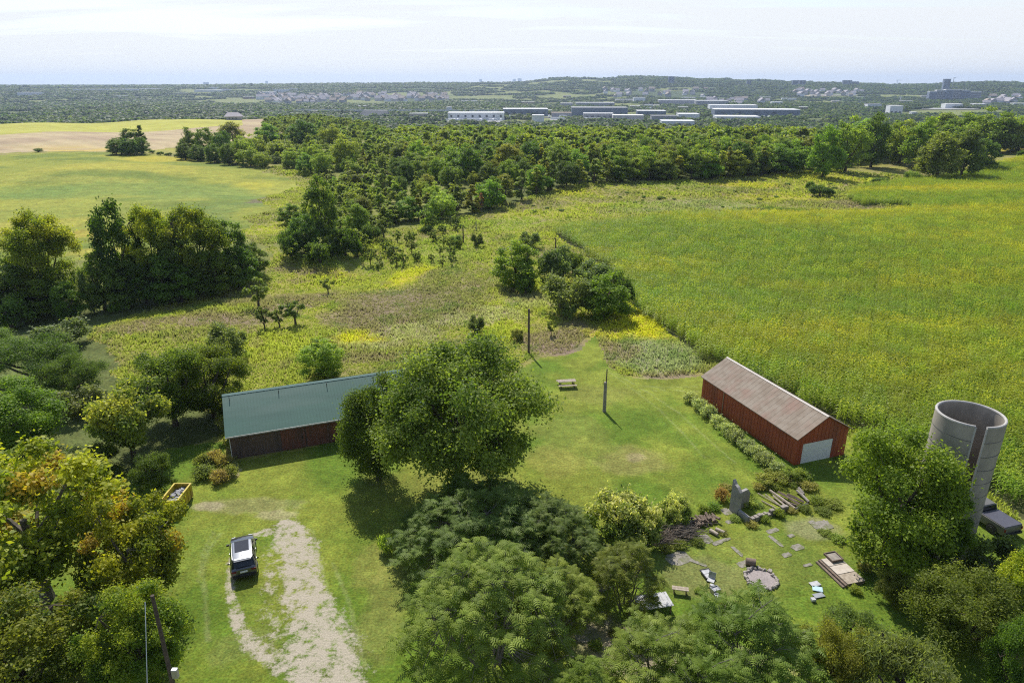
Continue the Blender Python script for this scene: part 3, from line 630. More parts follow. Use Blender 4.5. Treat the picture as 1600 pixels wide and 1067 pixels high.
# yard trees
T('oak',718,772,325,508,'tall spreading light green tree in the middle, beside the green roofed barn',name='broadleaf_tree',rz=.5)
T('broad_b',592,748,150,578,'lower dark green tree leaning against the green roofed barn, left of the tall central tree',(.8,.85,.9),name='broadleaf_tree')
T('maple_a',75,935,330,680,'huge yellow green maple filling the left edge, orange at its tips',name='maple_tree',rz=1)
T('maple_a',225,960,190,765,'orange tinged maple between the yellow dumpster and the utility pole',(1.02,.93,1),name='maple_tree',rz=3.4)
T('maple_b',235,1075,170,905,'green maple around the utility pole in the lower left corner',(1,1,.9),name='maple_tree')
T('maple_b',50,1110,260,925,'shaded maple in the bottom left corner with bare limbs showing',(.85,.85,.9),name='maple_tree')
T('maple_c',212,722,165,578,'vase shaped maple with yellow tips left of the green roofed barn',name='maple_tree',rz=2)
T('broad_a',275,665,150,528,'dark green tree behind the yellow tipped maple, left one of a touching pair',(1.1,1.1,.9),name='broadleaf_tree')
T('broad_a',335,650,140,528,'dark green tree at the left end of the barn, right one of a touching pair',(1.15,1.1,.8),name='broadleaf_tree')
T('locust',60,600,190,515,'feathery deep green tree at the left edge above the maples',name='locust_tree')
T('locust',120,622,130,545,'small feathery deep green tree with a rounded outline, beside the meadow slope',name='locust_tree')
T('broad_b',40,700,180,592,'bright green tree at the left edge between feathery trees and maples',(1.15,1.1,.9),name='broadleaf_tree')
T('shrub_b',125,650,95,600,'grey green bush squeezed between the bright green tree and the yellow tipped maple',(.85,.9,.8),name='bush',cat='bush')
T('locust',-40,560,170,505,'feathery tree cut by the left edge of the picture',name='locust_tree')
T('broad_a',150,745,110,690,'dark understory tree between the two yellow tipped maples',(.9,.9,.9),name='broadleaf_tree')
T('broad_a',245,770,80,700,'small dark tree beside the yellow dumpster',name='broadleaf_tree')
T('mid_c',505,590,80,522,'round dense tree directly behind the green barn roof',(.8,.95,.85),name='broadleaf_tree')
T('shrub_b',360,560,85,500,'silvery green bush behind the dark pair of trees',(.8,.9,.7),name='bush',cat='bush')
T('shrub_b',95,545,110,498,'wide grey green bush above the feathery trees at the left',(.75,.8,.7),name='bush',cat='bush')
BIG = sorted([(1440,262,80,178,'mid_a'),(1405,255,60,180,'mid_c'),(1545,240,90,160,'mid_c'),(1500,235,80,172,'mid_a'),(1470,228,70,168,'mid_d'),(1580,236,70,176,'mid_c'),(1360,262,60,168,'mid_b'),(1320,270,70,172,'mid_c'),(1285,278,60,190,'mid_a'),(1640,235,90,175,'mid_a')])
for q_, a in enumerate(BIG):
    T(a[4],a[0],a[1],a[2],a[3],'big rounded tree above the corn at the high right end, %s from the left' % ORD[q_],(1,1,.9),name='woodland_tree',group='big trees at the right end of the wood')
T('broad_b',1378,880,245,655,'big bushy tree in front of the concrete silo',(1.15,1.02,.95),name='broadleaf_tree',rz=4)
T('broad_a',1450,890,110,735,'dark leafy tree hugging the foot of the silo',(1,1,.9),name='broadleaf_tree')
T('walnut',755,885,250,782,'dark feathery sumac thicket in the shade below the tall central tree',name='sumac_tree',rz=1)
T('walnut',850,888,170,800,'dark sumac right of the shaded thicket, beside the blooming bush',(1,1,.95),name='sumac_tree')
T('sumac_a',765,1035,255,890,'large spreading sumac with grey bare twigs above the bottom edge',name='sumac_tree',rz=.4)
T('sumac_b',862,990,150,895,'sumac left of the small umbrella shaped one, with dead branches',(1,1,1),name='sumac_tree')
T('sumac_c',975,948,108,862,'small umbrella shaped sumac over the corrugated sheet',name='sumac_tree')
T('sumac_b',1030,1105,200,1000,'sumac at the bottom edge below the corrugated sheet',(1,1.02,1),name='sumac_tree')
T('sumac_b',1160,1100,220,962,'broad green sumac just below the fire pit',(1.05,1.05,1),name='sumac_tree')
T('sumac_c',915,1150,110,1055,'low sumac at the bottom edge right of the bare twigs',name='sumac_tree')
T('sumac_b',1110,1170,180,1045,'sumac cut by the bottom edge below the broad green sumac',name='sumac_tree')
T('cedar',1290,1100,125,965,'brownish olive cedar between green sumac and pale willow bush',(1.1,1.1,.8),name='cedar_tree')
T('willow',1395,1130,220,980,'pale drooping willow bush along the bottom right edge',(.95,1.0,.9),name='willow_bush')
T('willow',1320,1010,110,942,'small pale willow bush below the light blue panels',(.9,1,.85),name='willow_bush')
T('cedar',1490,1020,190,885,'large olive green cedar in the lower right corner',(1.0,1.2,.8),name='cedar_tree')
T('cedar',1395,945,70,895,'small olive cedar beside the wooden platform',(1.0,1.0,.9),name='cedar_tree')
T('maple_b',1590,1000,120,850,'bright yellow green tree cut by the right edge',(1.2,1.15,.9),name='broadleaf_tree')
T('broad_a',1570,1110,120,960,'dark tree in the bottom right corner',(.9,1,.9),name='broadleaf_tree')
T('shrub_b',1545,905,110,838,'silvery bush in front of the pickup truck',(.8,.95,.65),name='bush',cat='bush')
T('bloom',975,838,145,757,'bush in cream bloom left of the firewood heap',name='blooming_bush',cat='bush',rz=0)
T('bloom',1050,815,70,768,'smaller blooming bush beside the ruined concrete wall',(.85,.9,.9),name='blooming_bush',cat='bush')
T('weed',604,862,38,832,'yellow green weed clump alone on the lawn edge left of the sumac thicket',(1,1.2,.5),name='weed_clump',cat='bush')
T('shrub_c',1240,750,46,730,'low weeds at the garage door of the red barn',(1.6,1.5,1.4),name='weed_clump',cat='bush')
T('shrub_c',1205,755,70,738,'brownish weeds behind the ruined concrete wall',(2.0,1.6,1.4),name='weed_clump',cat='bush')
T('weed',1127,782,30,760,'tuft of brown stalks left of the ruined wall',(1.1,.8,.7),name='weed_clump',cat='bush')
T('weed',1160,785,50,772,'grassy weeds inside the ruined foundation',(.9,1.1,.5),name='weed_clump',cat='bush')
# weeds along the red barn
for i, (u, v, w) in enumerate([(1078,628,34),(1092,640,34),(1106,652,36),(1120,664,34),(1135,678,38),(1150,690,38),(1165,702,40),(1180,714,40),(1196,726,40),(1210,736,36)]):
    T('weed',u,v,w,v-17-(i%3)*2,'pale grey green weeds in the strip along the long wall of the red barn',(1.15,1.25,1.5),name='weed_clump',cat='bush',group='weeds along the red barn')
for i, (u, v, w) in enumerate([(322,745,44),(345,752,40),(362,745,34),(335,722,36),(318,728,36),(352,728,30)]):
    T('weed',u,v,w,v-20,'dry beige brush heap growth at the left end of the green roofed barn',(1.15,.95,.85) if i%2 else (.8,.9,.6),name='weed_clump',cat='bush',group='brush at the barn end')
for i, (u, v, w) in enumerate([(1150,812,26),(1175,822,24),(1195,815,22),(1215,806,24),(1235,800,22),(1258,798,26),(1275,785,30),(1262,765,34),(1240,757,30),(1205,762,30),(1185,765,26),(1165,778,30),(1180,790,30),(1135,765,26),(1115,795,26),(1098,800,24),(1130,835,20),(1090,850,26),(1060,855,30),(1040,862,24),(1285,800,34),(1300,790,40),(1222,752,34),(1255,748,34),(1090,925,16),(1130,945,18),(950,900,26),(925,945,26),(960,990,26),(930,1010,30),(1335,925,24),(1350,890,30),(1290,835,26),(1310,845,30)]):
    T('weed',u,v,w*1.1,v-6-(i%4)*2,'low green weed clump growing round the ruins and slabs of the yard',[(.75,.9,.4),(.95,.9,.6),(.6,.8,.35)][i%3],name='weed_clump',cat='bush',group='weeds round the ruins')
# left hedgerow
T('maple_b',80,475,118,316,'tall maple standing apart at the left, first of the hedgerow row',(.95,.95,.8),name='maple_tree')
T('mid_b',197,472,88,298,'pointed dark tree in the hedgerow, tallest of the row',(.6,.62,.55),name='pointed_tree')
T('maple_b',250,465,95,306,'yellow green tree right of the pointed hedgerow tree',(1.0,1.0,.8),name='maple_tree')
T('maple_b',315,460,110,306,'broad tree in the hedgerow with yellow top beside the field',(1.05,1.0,.9),name='maple_tree')
T('mid_b',368,440,70,335,'dark lower tree at the right end of the hedgerow',name='broadleaf_tree')
T('mid_b',285,468,90,360,'dark undergrowth tree in the middle of the hedgerow',name='broadleaf_tree')
T('mid_b',165,485,80,385,'dark low tree in the hedgerow gap beside the pointed tree',name='broadleaf_tree')
T('mid_b',35,490,110,405,'shaded tree at the foot of the tall lone maple',name='broadleaf_tree')
T('mid_b',230,475,80,390,'shaded low tree under the yellow green hedgerow tree',name='broadleaf_tree')
T('mid_b',400,430,50,375,'small dark tree ending the hedgerow toward the meadow',name='broadleaf_tree')
UND = sorted([(10,480,110,420),(70,495,90,430),(112,500,60,435),(205,480,80,400),(265,475,100,390),(335,462,90,385),(375,450,70,378),(-30,440,90,380)])
for q_, a in enumerate(UND):
    T('mid_b',*a,'dark shaded undergrowth tree of the left hedgerow, %s from the left' % ORD[q_],(1.25,1.2,1.0),name='broadleaf_tree',group='crowded undergrowth of the hedgerow')
T('shrub_b',148,490,36,405,'pale tall thin bush in the hedgerow gap',(.9,1,.8),name='bush',cat='bush')
T('shrub_c',20,512,90,455,'rounded dark bush at the left edge below the hedgerow',(1.3,1.3,1),name='bush',cat='bush')
T('mid_d',-20,480,110,400,'olive tree cut by the left edge at the hedgerow foot',name='broadleaf_tree')
T('shrub_c',188,487,40,464,'bright green bush alone below the hedgerow',(1.9,2.0,1.3),name='bush',cat='bush')
for i, (k, u, v, w, t, lab, ti) in enumerate([('shrub_a',285,472,52,422,'green bush first of the row at the gully rim',(1,1,1)),('shrub_b',312,468,36,430,'silvery bush second in the row at the gully rim',(1,1,1)),('shrub_b',338,458,44,420,'grey green bush third in the row at the gully rim',(.75,.8,.7)),('shrub_a',372,450,34,416,'fresh green bush ending the row at the gully rim',(1.3,1.3,1))]):
    T(k,u,v,w,t,lab,ti,name='bush',cat='bush')
T('scrub',405,482,40,425,'thin double stemmed sapling beside the gully rim bushes',(.9,.95,.8),name='sapling')
T('scrub',414,515,26,470,'slim sapling left of two more in the yellow meadow',name='sapling')
T('scrub',437,512,26,476,'middle sapling of three in the yellow meadow',(1,1,.9),name='sapling')
T('scrub',462,508,38,460,'fuller right sapling of three in the yellow meadow',(.8,.9,.8),name='sapling')
T('scrub',513,460,22,428,'lone sapling in the meadow above the three saplings',name='sapling')
T('shrub_b',745,524,36,490,'dark grey bush left of the tall bare pole',(.55,.6,.55),name='bush',cat='bush')
T('scrub',861,525,16,495,'spindly sapling just right of the tall bare pole',name='sapling')
T('shrub_c',808,532,30,512,'brown low bush beside the foot of the tall bare pole',(1.5,1.1,1.2),name='bush',cat='bush')
# middle copse
for a in [('mid_a',806,450,88,370,'bright green bushy tree at the left end of the middle copse',(1.1,1.1,.9)),('shrub_b',865,448,86,378,'silvery tree at the back of the middle copse',(.75,.85,.7)),
          ('shrub_b',828,388,44,360,'small silvery bush at the top of the middle copse',(.8,.9,.75)),('shrub_a',822,460,40,422,'green bush in front of the bright end of the middle copse',(.9,1,.9)),
          ('shrub_b',885,492,104,422,'silvery bush in the front of the middle copse',(.85,.95,.75)),('mid_a',945,497,96,424,'large green bushy tree at the right end of the middle copse',(.95,1,.85)),
          ('shrub_c',962,480,60,412,'dark tree beside the corn at the middle copse',(1,1,1)),('shrub_b',925,450,90,404,'grey green bush joining the two halves of the middle copse',(.8,.9,.75)),
          ('shrub_b',890,500,26,473,'small pale bush in front of the middle copse',(1.0,1.1,.8)),('shrub_c',895,430,50,385,'dark bushy tree between silvery ones in the middle copse',(1.2,1.2,1.1))]:
    T(*a,name='bushy_tree')
# copse of the left centre
for a in [('mid_b',508,385,66,264,'tall dark ivy clad tree at the left centre',(.95,1,1)),('mid_b',478,395,60,330,'dark tree left of the tall ivy clad one',(1,1,1)),('shrub_c',455,402,56,350,'dark rounded bush at the left foot of the centre copse',(.9,1,.9)),
          ('shrub_c',500,412,60,372,'dark rounded bush in front of the centre copse',(1,1.1,.9)),('shrub_a',540,400,56,345,'leafy bush beside the tall ivy clad tree',(.7,.75,.7)),('shrub_b',524,398,26,370,'small pale bush at the foot of the centre copse',(.8,.9,.7)),
          ('mid_d',560,372,50,310,'olive tree right of the tall ivy clad one',(.9,1,.9)),('shrub_c',580,380,44,345,'dark bush at the right foot of the centre copse',(1,1,1)),('mid_a',455,352,46,316,'low green tree left of the centre copse beside the field',(.8,.8,.8)),
          ('shrub_c',559,402,22,372,'conical dark bush at the meadow below the centre copse',(1,1.2,1)),('scrub',600,375,30,330,'thin tree leaning into the meadow from the centre copse',(1,1,1)),
          ('scrub',617,405,24,378,'lone dark shrub in the meadow right of the centre copse',(.6,.7,.6)),('shrub_b',745,387,24,362,'round grey bush beside the thin distant pole',(.6,.7,.5)),('shrub_b',713,388,26,366,'low grey bush left of the thin distant pole',(.8,.95,.7)),
          ('shrub_c',1280,307,46,286,'dark rounded bush alone in the far meadow before the corn',(1,1.1,1)),('shrub_c',1265,298,16,280,'small pointed bush touching the dark one in the far meadow',(1.1,1.1,1)),('shrub_c',1424,285,32,264,'grey bush at the left foot of the right copse',(1.4,1.5,1.3)),
          ('shrub_c',1375,288,30,276,'low bush at the corn edge left of the right copse',(1.2,1.3,1.1)),('shrub_c',1352,291,10,283,'tiny bush at the corn edge left of the low bush',(1.2,1.3,1.1)),('shrub_a',1597,246,20,232,'bush at the far right edge above the corn',(.9,.9,.8)),
          ('mid_d',1462,283,86,195,'olive crowned tree on the left of the right copse',(.95,.98,.9)),('mid_d',1500,281,74,188,'olive crowned tree in the middle of the right copse',(.85,.9,.9)),('mid_b',1530,266,56,212,'dark tree closing the right copse beside the corn',(1.1,1,1)),
          ('shrub_c',690,362,14,350,'small dark bush at the wood edge beside a stump',(1,1,1)),('shrub_c',668,365,26,350,'dark low bush below the reddish bare tree',(1,1,1)),('scrub',665,360,30,312,'loose pale green young tree before the wood edge',(1,1.1,.9)),
          ('bare',752,330,22,300,'reddish bare tree at the wood edge',(1.1,.8,.8)),('mid_b',207,240,38,197,'dark tree on the left of the small clump by the stubble field',(1,1,1)),('taper_a',225,240,26,193,'pointed tree in the small clump by the stubble field',(.7,.7,.7)),
          ('mid_b',190,241,34,212,'low dark tree of the small clump by the stubble field',(1,1,1)),('mid_a',298,245,36,196,'dark green tree first of the clump right of the stubble field',(.75,.8,.8)),('mid_b',325,248,40,195,'dark tree second of the clump right of the stubble field',(1.1,1.1,1)),
          ('mid_b',352,252,40,200,'dark tree third of the clump right of the stubble field',(1,1.1,1)),('mid_c',380,256,40,208,'fresh green tree ending the clump right of the stubble field',(.9,1,.9)),('mid_d',365,225,56,185,'olive tree rising behind the stubble field clump',(1.1,1,.9)),
          ('mid_a',418,228,46,190,'yellow green tree left of the dark domed oak',(1,1,.9)),('mid_b',473,228,56,183,'dark domed oak standing out beyond the left centre wood',(1,1,1)),('mid_c',520,235,40,190,'yellowish tree right of the dark domed oak',(1.1,1,.9)),
          ('shrub_c',430,255,36,240,'low dark bush at the far corner of the soybean field',(1,1,1)),('shrub_c',60,238,20,231,'small dark bush on the far bank left of the stubble field',(.9,.9,.9))]:
    T(*a,name='bush' if 'bush' in a[5] and 'tree' not in a[5] else 'broadleaf_tree',cat='bush' if 'bush' in a[5] and 'tree' not in a[5] else 'tree')
# hedge strip between soybean field and clump
LOWT = sorted([(182,242,34,216),(203,243,34,214),(222,242,30,212),(290,250,34,222),(310,252,34,224),(335,255,34,222),(358,258,34,222),(392,260,40,226),(410,262,34,235),(345,240,40,208),(398,250,50,205),(440,250,50,215),(460,262,40,228),(490,262,40,215),(505,275,40,230),(540,262,50,205)])
for q_, a in enumerate(LOWT):
    T('mid_c' if a[0] > 380 else 'mid_b',*a,'low full tree round the stubble field clumps, %s from the left' % ORD[q_],(1,1,.9),name='broadleaf_tree',group='low trees round the stubble field')
for i in range(12):
    u = 238 + i*13; T('shrub_c',u,240+ i*1.9 + (i%2),14,234 + i*1.9,'low dark bush in the hedge strip at the far edge of the soybean field',(.9,1,.9),name='bush',cat='bush',group='hedge strip bushes')
# low dark plants scattered on the far meadow
for i in range(46):
    u = random.uniform(790, 1400); v = random.uniform(288, 335) if u < 1250 else random.uniform(262, 300)
    if v > 345 - (u - 860) * .02: continue
    p = P(u, v)
    if region(np.array([p.x]), np.array([p.y]))[0] != 0: continue
    T('shrub_c',u,v,random.uniform(6,16),v-random.uniform(2.5,5),'low grey green scrub clump scattered over the far yellow meadow',(1.3,1.35,1.3),name='scrub_clump',cat='bush',group='scrub clumps in the far meadow')
for i in range(60):
    u = random.uniform(560, 720); v = random.uniform(345, 420)
    if v < 350 + (700-u)*.35: continue
    T('scrub',u,v,random.uniform(8,18),v-random.uniform(12,30),'thin pale sapling scattered at the meadow edge below the wood',(1.1,1.1,1),name='sapling',group='saplings at the wood edge')

# the wood: front row, then the body of it
front = [(612,350,320),(640,345,305),(668,340,298),(690,345,296),(715,335,288),(738,332,285),(765,325,278),(790,318,270),(815,312,262),(838,304,258),(862,296,250),(885,292,248),(905,290,246),(928,288,246),(948,286,244),(970,285,242),(992,284,246),(1014,283,244),(1036,283,242),(1058,282,240),
         (1080,281,238),(1102,280,236),(1124,279,232),(1146,277,230),(1168,276,228),(1190,274,226),(1214,271,222),(1238,268,215),(1262,264,206),(1288,258,196),(1315,254,190),(1345,250,182),(1376,246,178),(1404,243,184),(1560,240,176),(1590,236,178)]
fk = ['taper_a','mid_a','taper_b','mid_c','taper_a','taper_b','mid_a','taper_b','taper_a','taper_b','taper_a','mid_b','taper_b','taper_a','taper_b','mid_a','taper_a','taper_a','mid_d','taper_b']
for i, (u, v, vt) in enumerate(front):
    k = fk[i % 20] if i < 26 else random.choice(['mid_a','mid_b','mid_c','mid_a','mid_d'])
    w = {'t': 38, 'm': 54}[k[0]] * (1 if i < 26 else 1.35)
    look = {'taper_a':'narrow grey green','taper_b':'narrow yellowish','mid_a':'rounded green','mid_b':'rounded dark','mid_c':'rounded yellow green','mid_d':'rounded olive'}[k]
    lab = '%s tree, %s from the left along the front edge of the wood' % (look, ORD[i]) if i < 20 else '%s tree at the wood front behind the corn, %s from its right end' % (look, ORD[len(front)-1-i])
    T(k,u,v,w,vt,lab,tuple(random.uniform(.85,1.15) for _ in range(1))*3,name='woodland_tree',group='trees of the long wood')
def wood_points(n_try, rmax, rmin=0):
    pts = []
    cell = {}
    rng = np.random.default_rng(99)
    x = []; 
    for _ in range(n_try):
        a = rng.uniform(-.42, .80); r = math.sqrt(rng.uniform(rmin**2, rmax**2)); x.append((r*math.sin(a), r*math.cos(a)))
    x = np.array(x); ins = inside(x[:,0], x[:,1], POLY['wood']); x = x[ins]
    out = []
    for p in x:
        r = math.hypot(*p); dmin = 5.2 if r < 450 else 7
        c = (int(p[0]//8), int(p[1]//8)); ok = True
        for i in (-1,0,1):
            for j in (-1,0,1):
                for q in cell.get((c[0]+i, c[1]+j), ()):
                    if math.hypot(q[0]-p[0], q[1]-p[1]) < dmin: ok = False
        if ok: cell.setdefault(c, []).append(p); out.append(p)
    return sorted(out, key=lambda q: q[1])
wp = wood_points(26000, 900)
_k = []; _low = []
for q in wp:
    uu_, vv_ = proj(q[0], q[1], 0)
    if (uu_ < 640 and random.random() < .42) or (uu_ < 760 and vv_ > 290 and random.random() < .5):
        for _ in range(3): _low.append((q[0] + random.uniform(-3, 3), q[1] + random.uniform(-4, 4)))
        continue
    _k.append(q)
wp = _k
indiv = wp[:205]; rest = wp[205:]
for i, p in enumerate(indiv):
    u, v = proj(p[0], p[1], 0); z = float(th(p[0], p[1]))
    left = u < 620
    if left: k = random.choice(['taper_a','scrub','mid_c','taper_b','mid_d','scrub','mid_a']); h = random.uniform(3.5, 9)
    else: k = random.choice(['mid_a','mid_b','mid_c','mid_d','taper_a','taper_b','mid_a']); h = random.uniform(9, 14) if v < 290 else random.uniform(5, 10)
    kk = K[k]; s = h / kk['H'] * random.uniform(1.15, 1.5)
    zone = 'the scrubby left part of the wood beside the soybean field' if left else ('the middle of the wood below the white warehouses' if u < 1000 else 'the right part of the wood behind the corn')
    look = {'taper_a':'narrow grey green','taper_b':'narrow yellowish','mid_a':'rounded green','mid_b':'rounded dark','mid_c':'rounded yellow green','mid_d':'rounded olive','scrub':'thin pale young'}[k]
    e = empty('woodland_tree', (p[0], p[1], z), random.uniform(0, 6), '%s tree in %s' % (look, zone), 'tree', 'trees inside ' + zone)
    e.scale = (s, s, h / kk['H']); t = random.uniform(.8, 1.15); c = link('crown', kk['crown'], e); c.color = (t*random.uniform(.95,1.08), t, t*.95, 1); link('trunk', kk['trunk'], e)

# ------------------------------------------------------------------ instanced masses
def gn_mass(name, pts, rots, scls, idx, meshes, label=None, cat=None):
    src = bpy.data.collections.new(name + '_sources')
    for i, me in enumerate(meshes):
        src.objects.link(bpy.data.objects.new('%s_source_%02d' % (name, i), me))
    me = bpy.data.meshes.new(name); me.vertices.add(len(pts)); me.vertices.foreach_set('co', np.asarray(pts, np.float32).ravel())
    a = me.attributes.new('rot', 'FLOAT_VECTOR', 'POINT'); a.data.foreach_set('vector', np.asarray(rots, np.float32).ravel())
    a = me.attributes.new('scl', 'FLOAT_VECTOR', 'POINT'); a.data.foreach_set('vector', np.asarray(scls, np.float32).ravel())
    a = me.attributes.new('idx', 'INT', 'POINT'); a.data.foreach_set('value', np.asarray(idx, np.int32))
    o = link(name, me); g = bpy.data.node_groups.new(name, 'GeometryNodeTree')
    g.interface.new_socket('Geometry', in_out='INPUT', socket_type='NodeSocketGeometry'); g.interface.new_socket('Geometry', in_out='OUTPUT', socket_type='NodeSocketGeometry')
    gi = g.nodes.new('NodeGroupInput'); go = g.nodes.new('NodeGroupOutput'); L = g.links.new
    ci = g.nodes.new('GeometryNodeCollectionInfo'); ci.inputs[0].default_value = src; ci.inputs['Separate Children'].default_value = True; ci.inputs['Reset Children'].default_value = True
    ip = g.nodes.new('GeometryNodeInstanceOnPoints'); ip.inputs['Pick Instance'].default_value = True
    def na(nm, dt):
        n = g.nodes.new('GeometryNodeInputNamedAttribute'); n.data_type = dt; n.inputs[0].default_value = nm; return n
    r, s, k = na('rot', 'FLOAT_VECTOR'), na('scl', 'FLOAT_VECTOR'), na('idx', 'INT')
    L(gi.outputs[0], ip.inputs['Points']); L(ci.outputs[0], ip.inputs['Instance']); L(k.outputs[0], ip.inputs['Instance Index'])
    L(r.outputs[0], ip.inputs['Rotation']); L(s.outputs[0], ip.inputs['Scale']); L(ip.outputs[0], go.inputs[0])
    md = o.modifiers.new('instances', 'NODES'); md.node_group = g
    return tag(o, label, cat, kind='stuff')
nb_ = len(rest); rest = np.array(list(rest) + _low); n = len(rest)
pz = th(rest[:,0], rest[:,1]); hh = RNG.uniform(.7, 1.15, n)
uu = 800 + FPX*rest[:,0]/rest[:,1]/cP; hh = np.where(uu < 620, hh*.62, hh); hh[nb_:] = RNG.uniform(.2, .48, n - nb_)
gn_mass('far_woodland', np.c_[rest, pz], np.c_[np.zeros((n,2)), RNG.uniform(0,6,n)], np.c_[hh*1.35, hh*1.35, hh*RNG.uniform(.85,1.2,n)], RNG.integers(0, 4, n), [K['low%d' % i]['crown'] for i in range(4)],
        'green tree canopy of the long wood running back to the warehouses', 'woodland')
def patch_mesh(seed, size, ntree, cr):
    """a piece of distant tree canopy: many small ragged crowns"""
    rng = np.random.default_rng(seed); VV=[]; CC=[]
    for i in range(ntree):
        c = np.array((rng.uniform(-size/2, size/2), rng.uniform(-size/2, size/2), 0)); r = cr*rng.uniform(.6, 1.25); h = r*rng.uniform(1.6, 2.6)
        m = 46; u = unit(m, rng); u[:,2] = np.abs(u[:,2])
        pos = c + u*np.array((r, r, h))*rng.uniform(.75, 1.05, m)[:,None]
        nr = u + unit(m, rng)*.6; nr /= np.linalg.norm(nr, axis=1)[:,None]
        V, F = leaf_quads(pos, nr, r*.95, rng, .8); VV.append(V); cc = lerpc((.022,.045,.012), (.07,.105,.022), np.full(m, rng.random())) * rng.uniform(.75,1.25,m)[:,None]; CC.append(np.repeat(cc, 4, 0))
    V = np.concatenate(VV); return np_mesh('canopy_%d' % seed, V, np.arange(len(V)).reshape(-1,4), M['leaf'], np.concatenate(CC))
pm = [patch_mesh(70+i, 56, 44, 5.0) for i in range(4)]
# open places of the valley: works, estates, fields
OPENTHIN = .55
OPEN = [blob(740,188,66,9),blob(930,183,115,11),blob(1130,179,130,13),blob(1060,162,80,6),blob(540,160,160,9),blob(450,149,50,5),blob(330,140,36,2),blob(1270,151,50,3),blob(1490,152,50,4),blob(1400,168,60,6),blob(585,176,32,5),blob(1370,150,60,1.6),blob(650,140,120,1.6),blob(1500,168,60,5)]
def far_points():
    X=[]; SC=[]
    for (r0, r1, st, sc) in [(540,950,30,.75),(950,1500,40,1.0),(1500,2600,50,1.1),(2600,4700,66,1.5),(4700,8200,150,2.8)]:
        r = r0
        while r < r1:
            na = int(1.75*r/st)
            for j in range(na):
                a = -.875 + 1.75*(j + random.random())/na; rr = r + random.uniform(-.5,.5)*st
                X.append((rr*math.sin(a), rr*math.cos(a))); SC.append(sc)
            r += st*1.0
    return np.array(X), np.array(SC)
fp, fs = far_points()
keep = np.ones(len(fp), bool)
for k in ('tan','farfield','soy','wood','corn'): keep &= ~(inside(fp[:,0], fp[:,1], POLY[k]) & (np.hypot(fp[:,0], fp[:,1]) < (900 if k == 'wood' else 1140)))
rr_ = np.hypot(fp[:,0], fp[:,1])
keep &= ~((rr_ < 1150) & (region(fp[:,0], fp[:,1]) > 1))
for bl in [blob(470,158,80,9), blob(620,155,90,7), blob(1290,148,60,6), blob(1030,148,90,7)]: keep &= ~((np.hypot((fp[:,0]-bl[0])/bl[2], (fp[:,1]-bl[1])/bl[3]) < 1) & (RNG.random(len(fp)) < .7))
for bl in OPEN:
    d = np.hypot((fp[:,0]-bl[0])/bl[2], (fp[:,1]-bl[1])/bl[3]); keep &= ~((d < 1) & (RNG.random(len(fp)) < OPENTHIN))
keep &= ~((fbm(fp[:,0], fp[:,1], 420) > .57) & (rr_ > 1300) & (RNG.random(len(fp)) < .8))
fp, fs = fp[keep], fs[keep]; n = len(fp); print('far patches', n)
gn_mass('distant_forest', np.c_[fp, th(fp[:,0], fp[:,1]) - .5], np.c_[np.zeros((n,2)), RNG.uniform(0,6,n)], np.c_[fs, fs, RNG.uniform(.75,1.2,n)*np.where(fs > 2, 1.0, .62)], RNG.integers(0,4,n), pm,
        'hazy blue green forest covering the valley and the ridges at the horizon', 'forest')

# corn
def corn_tile(seed):
    rng = np.random.default_rng(seed); V=[]; F=[]; C=[]
    def quadstrip(p, c):
        b = len(V); V.extend(p); C.extend([c]*len(p))
        for i in range(0, len(p)-2, 2): F.append((b+i, b+i+1, b+i+3, b+i+2))
    for row in range(3):
        for k in range(9):
            x = -1.125 + .375 + row*.75 + rng.uniform(-.36,.36); y = -1.125 + .125 + k*.25 + rng.uniform(-.12,.12); h = rng.uniform(1.95, 2.45)
            cs = np.array((.06,.09,.02))*rng.uniform(.8,1.2)
            quadstrip([np.array((x-.02,y,0)), np.array((x+.02,y,0)), np.array((x-.012,y,h)), np.array((x+.012,y,h))], cs)
            a0 = rng.uniform(0, PI); lt = rng.random()
            for j in range(8):
                a = a0 + (j % 2)*PI + rng.normal()*.35; z0 = h*(.28 + .68*j/8); L_ = rng.uniform(.5,.85)*(1 - .25*(j/8)); w = .042
                ca, sa = math.cos(a), math.sin(a); pts = []
                for t, zz, ww in ((0, 0, .5), (.35, .26, 1), (.72, .2, .8), (1, -.08, .08)):
                    cx, cy, cz = x+ca*L_*t, y+sa*L_*t, z0+zz*L_; pts += [np.array((cx-sa*w*ww, cy+ca*w*ww, cz)), np.array((cx+sa*w*ww, cy-ca*w*ww, cz))]
                c = np.array((.09,.15,.016)) + (np.array((.175,.235,.028)) - np.array((.09,.15,.016)))*np.clip(lt*.6 + rng.random()*.45, 0, 1); quadstrip(pts, c)
            tc_ = np.array((.15,.18,.045))
            for j in range(3):
                a = rng.uniform(0, 6); d = np.array((math.cos(a)*.12, math.sin(a)*.12, .22)); q = np.array((x, y, h-.02)); s = np.array((.012, .012, 0)); quadstrip([q-s, q+s, q+d-s, q+d+s], tc_)
    return np_mesh('corn_tile_%d' % seed, np.array(V), np.array(F), M['corn'], np.array(C))
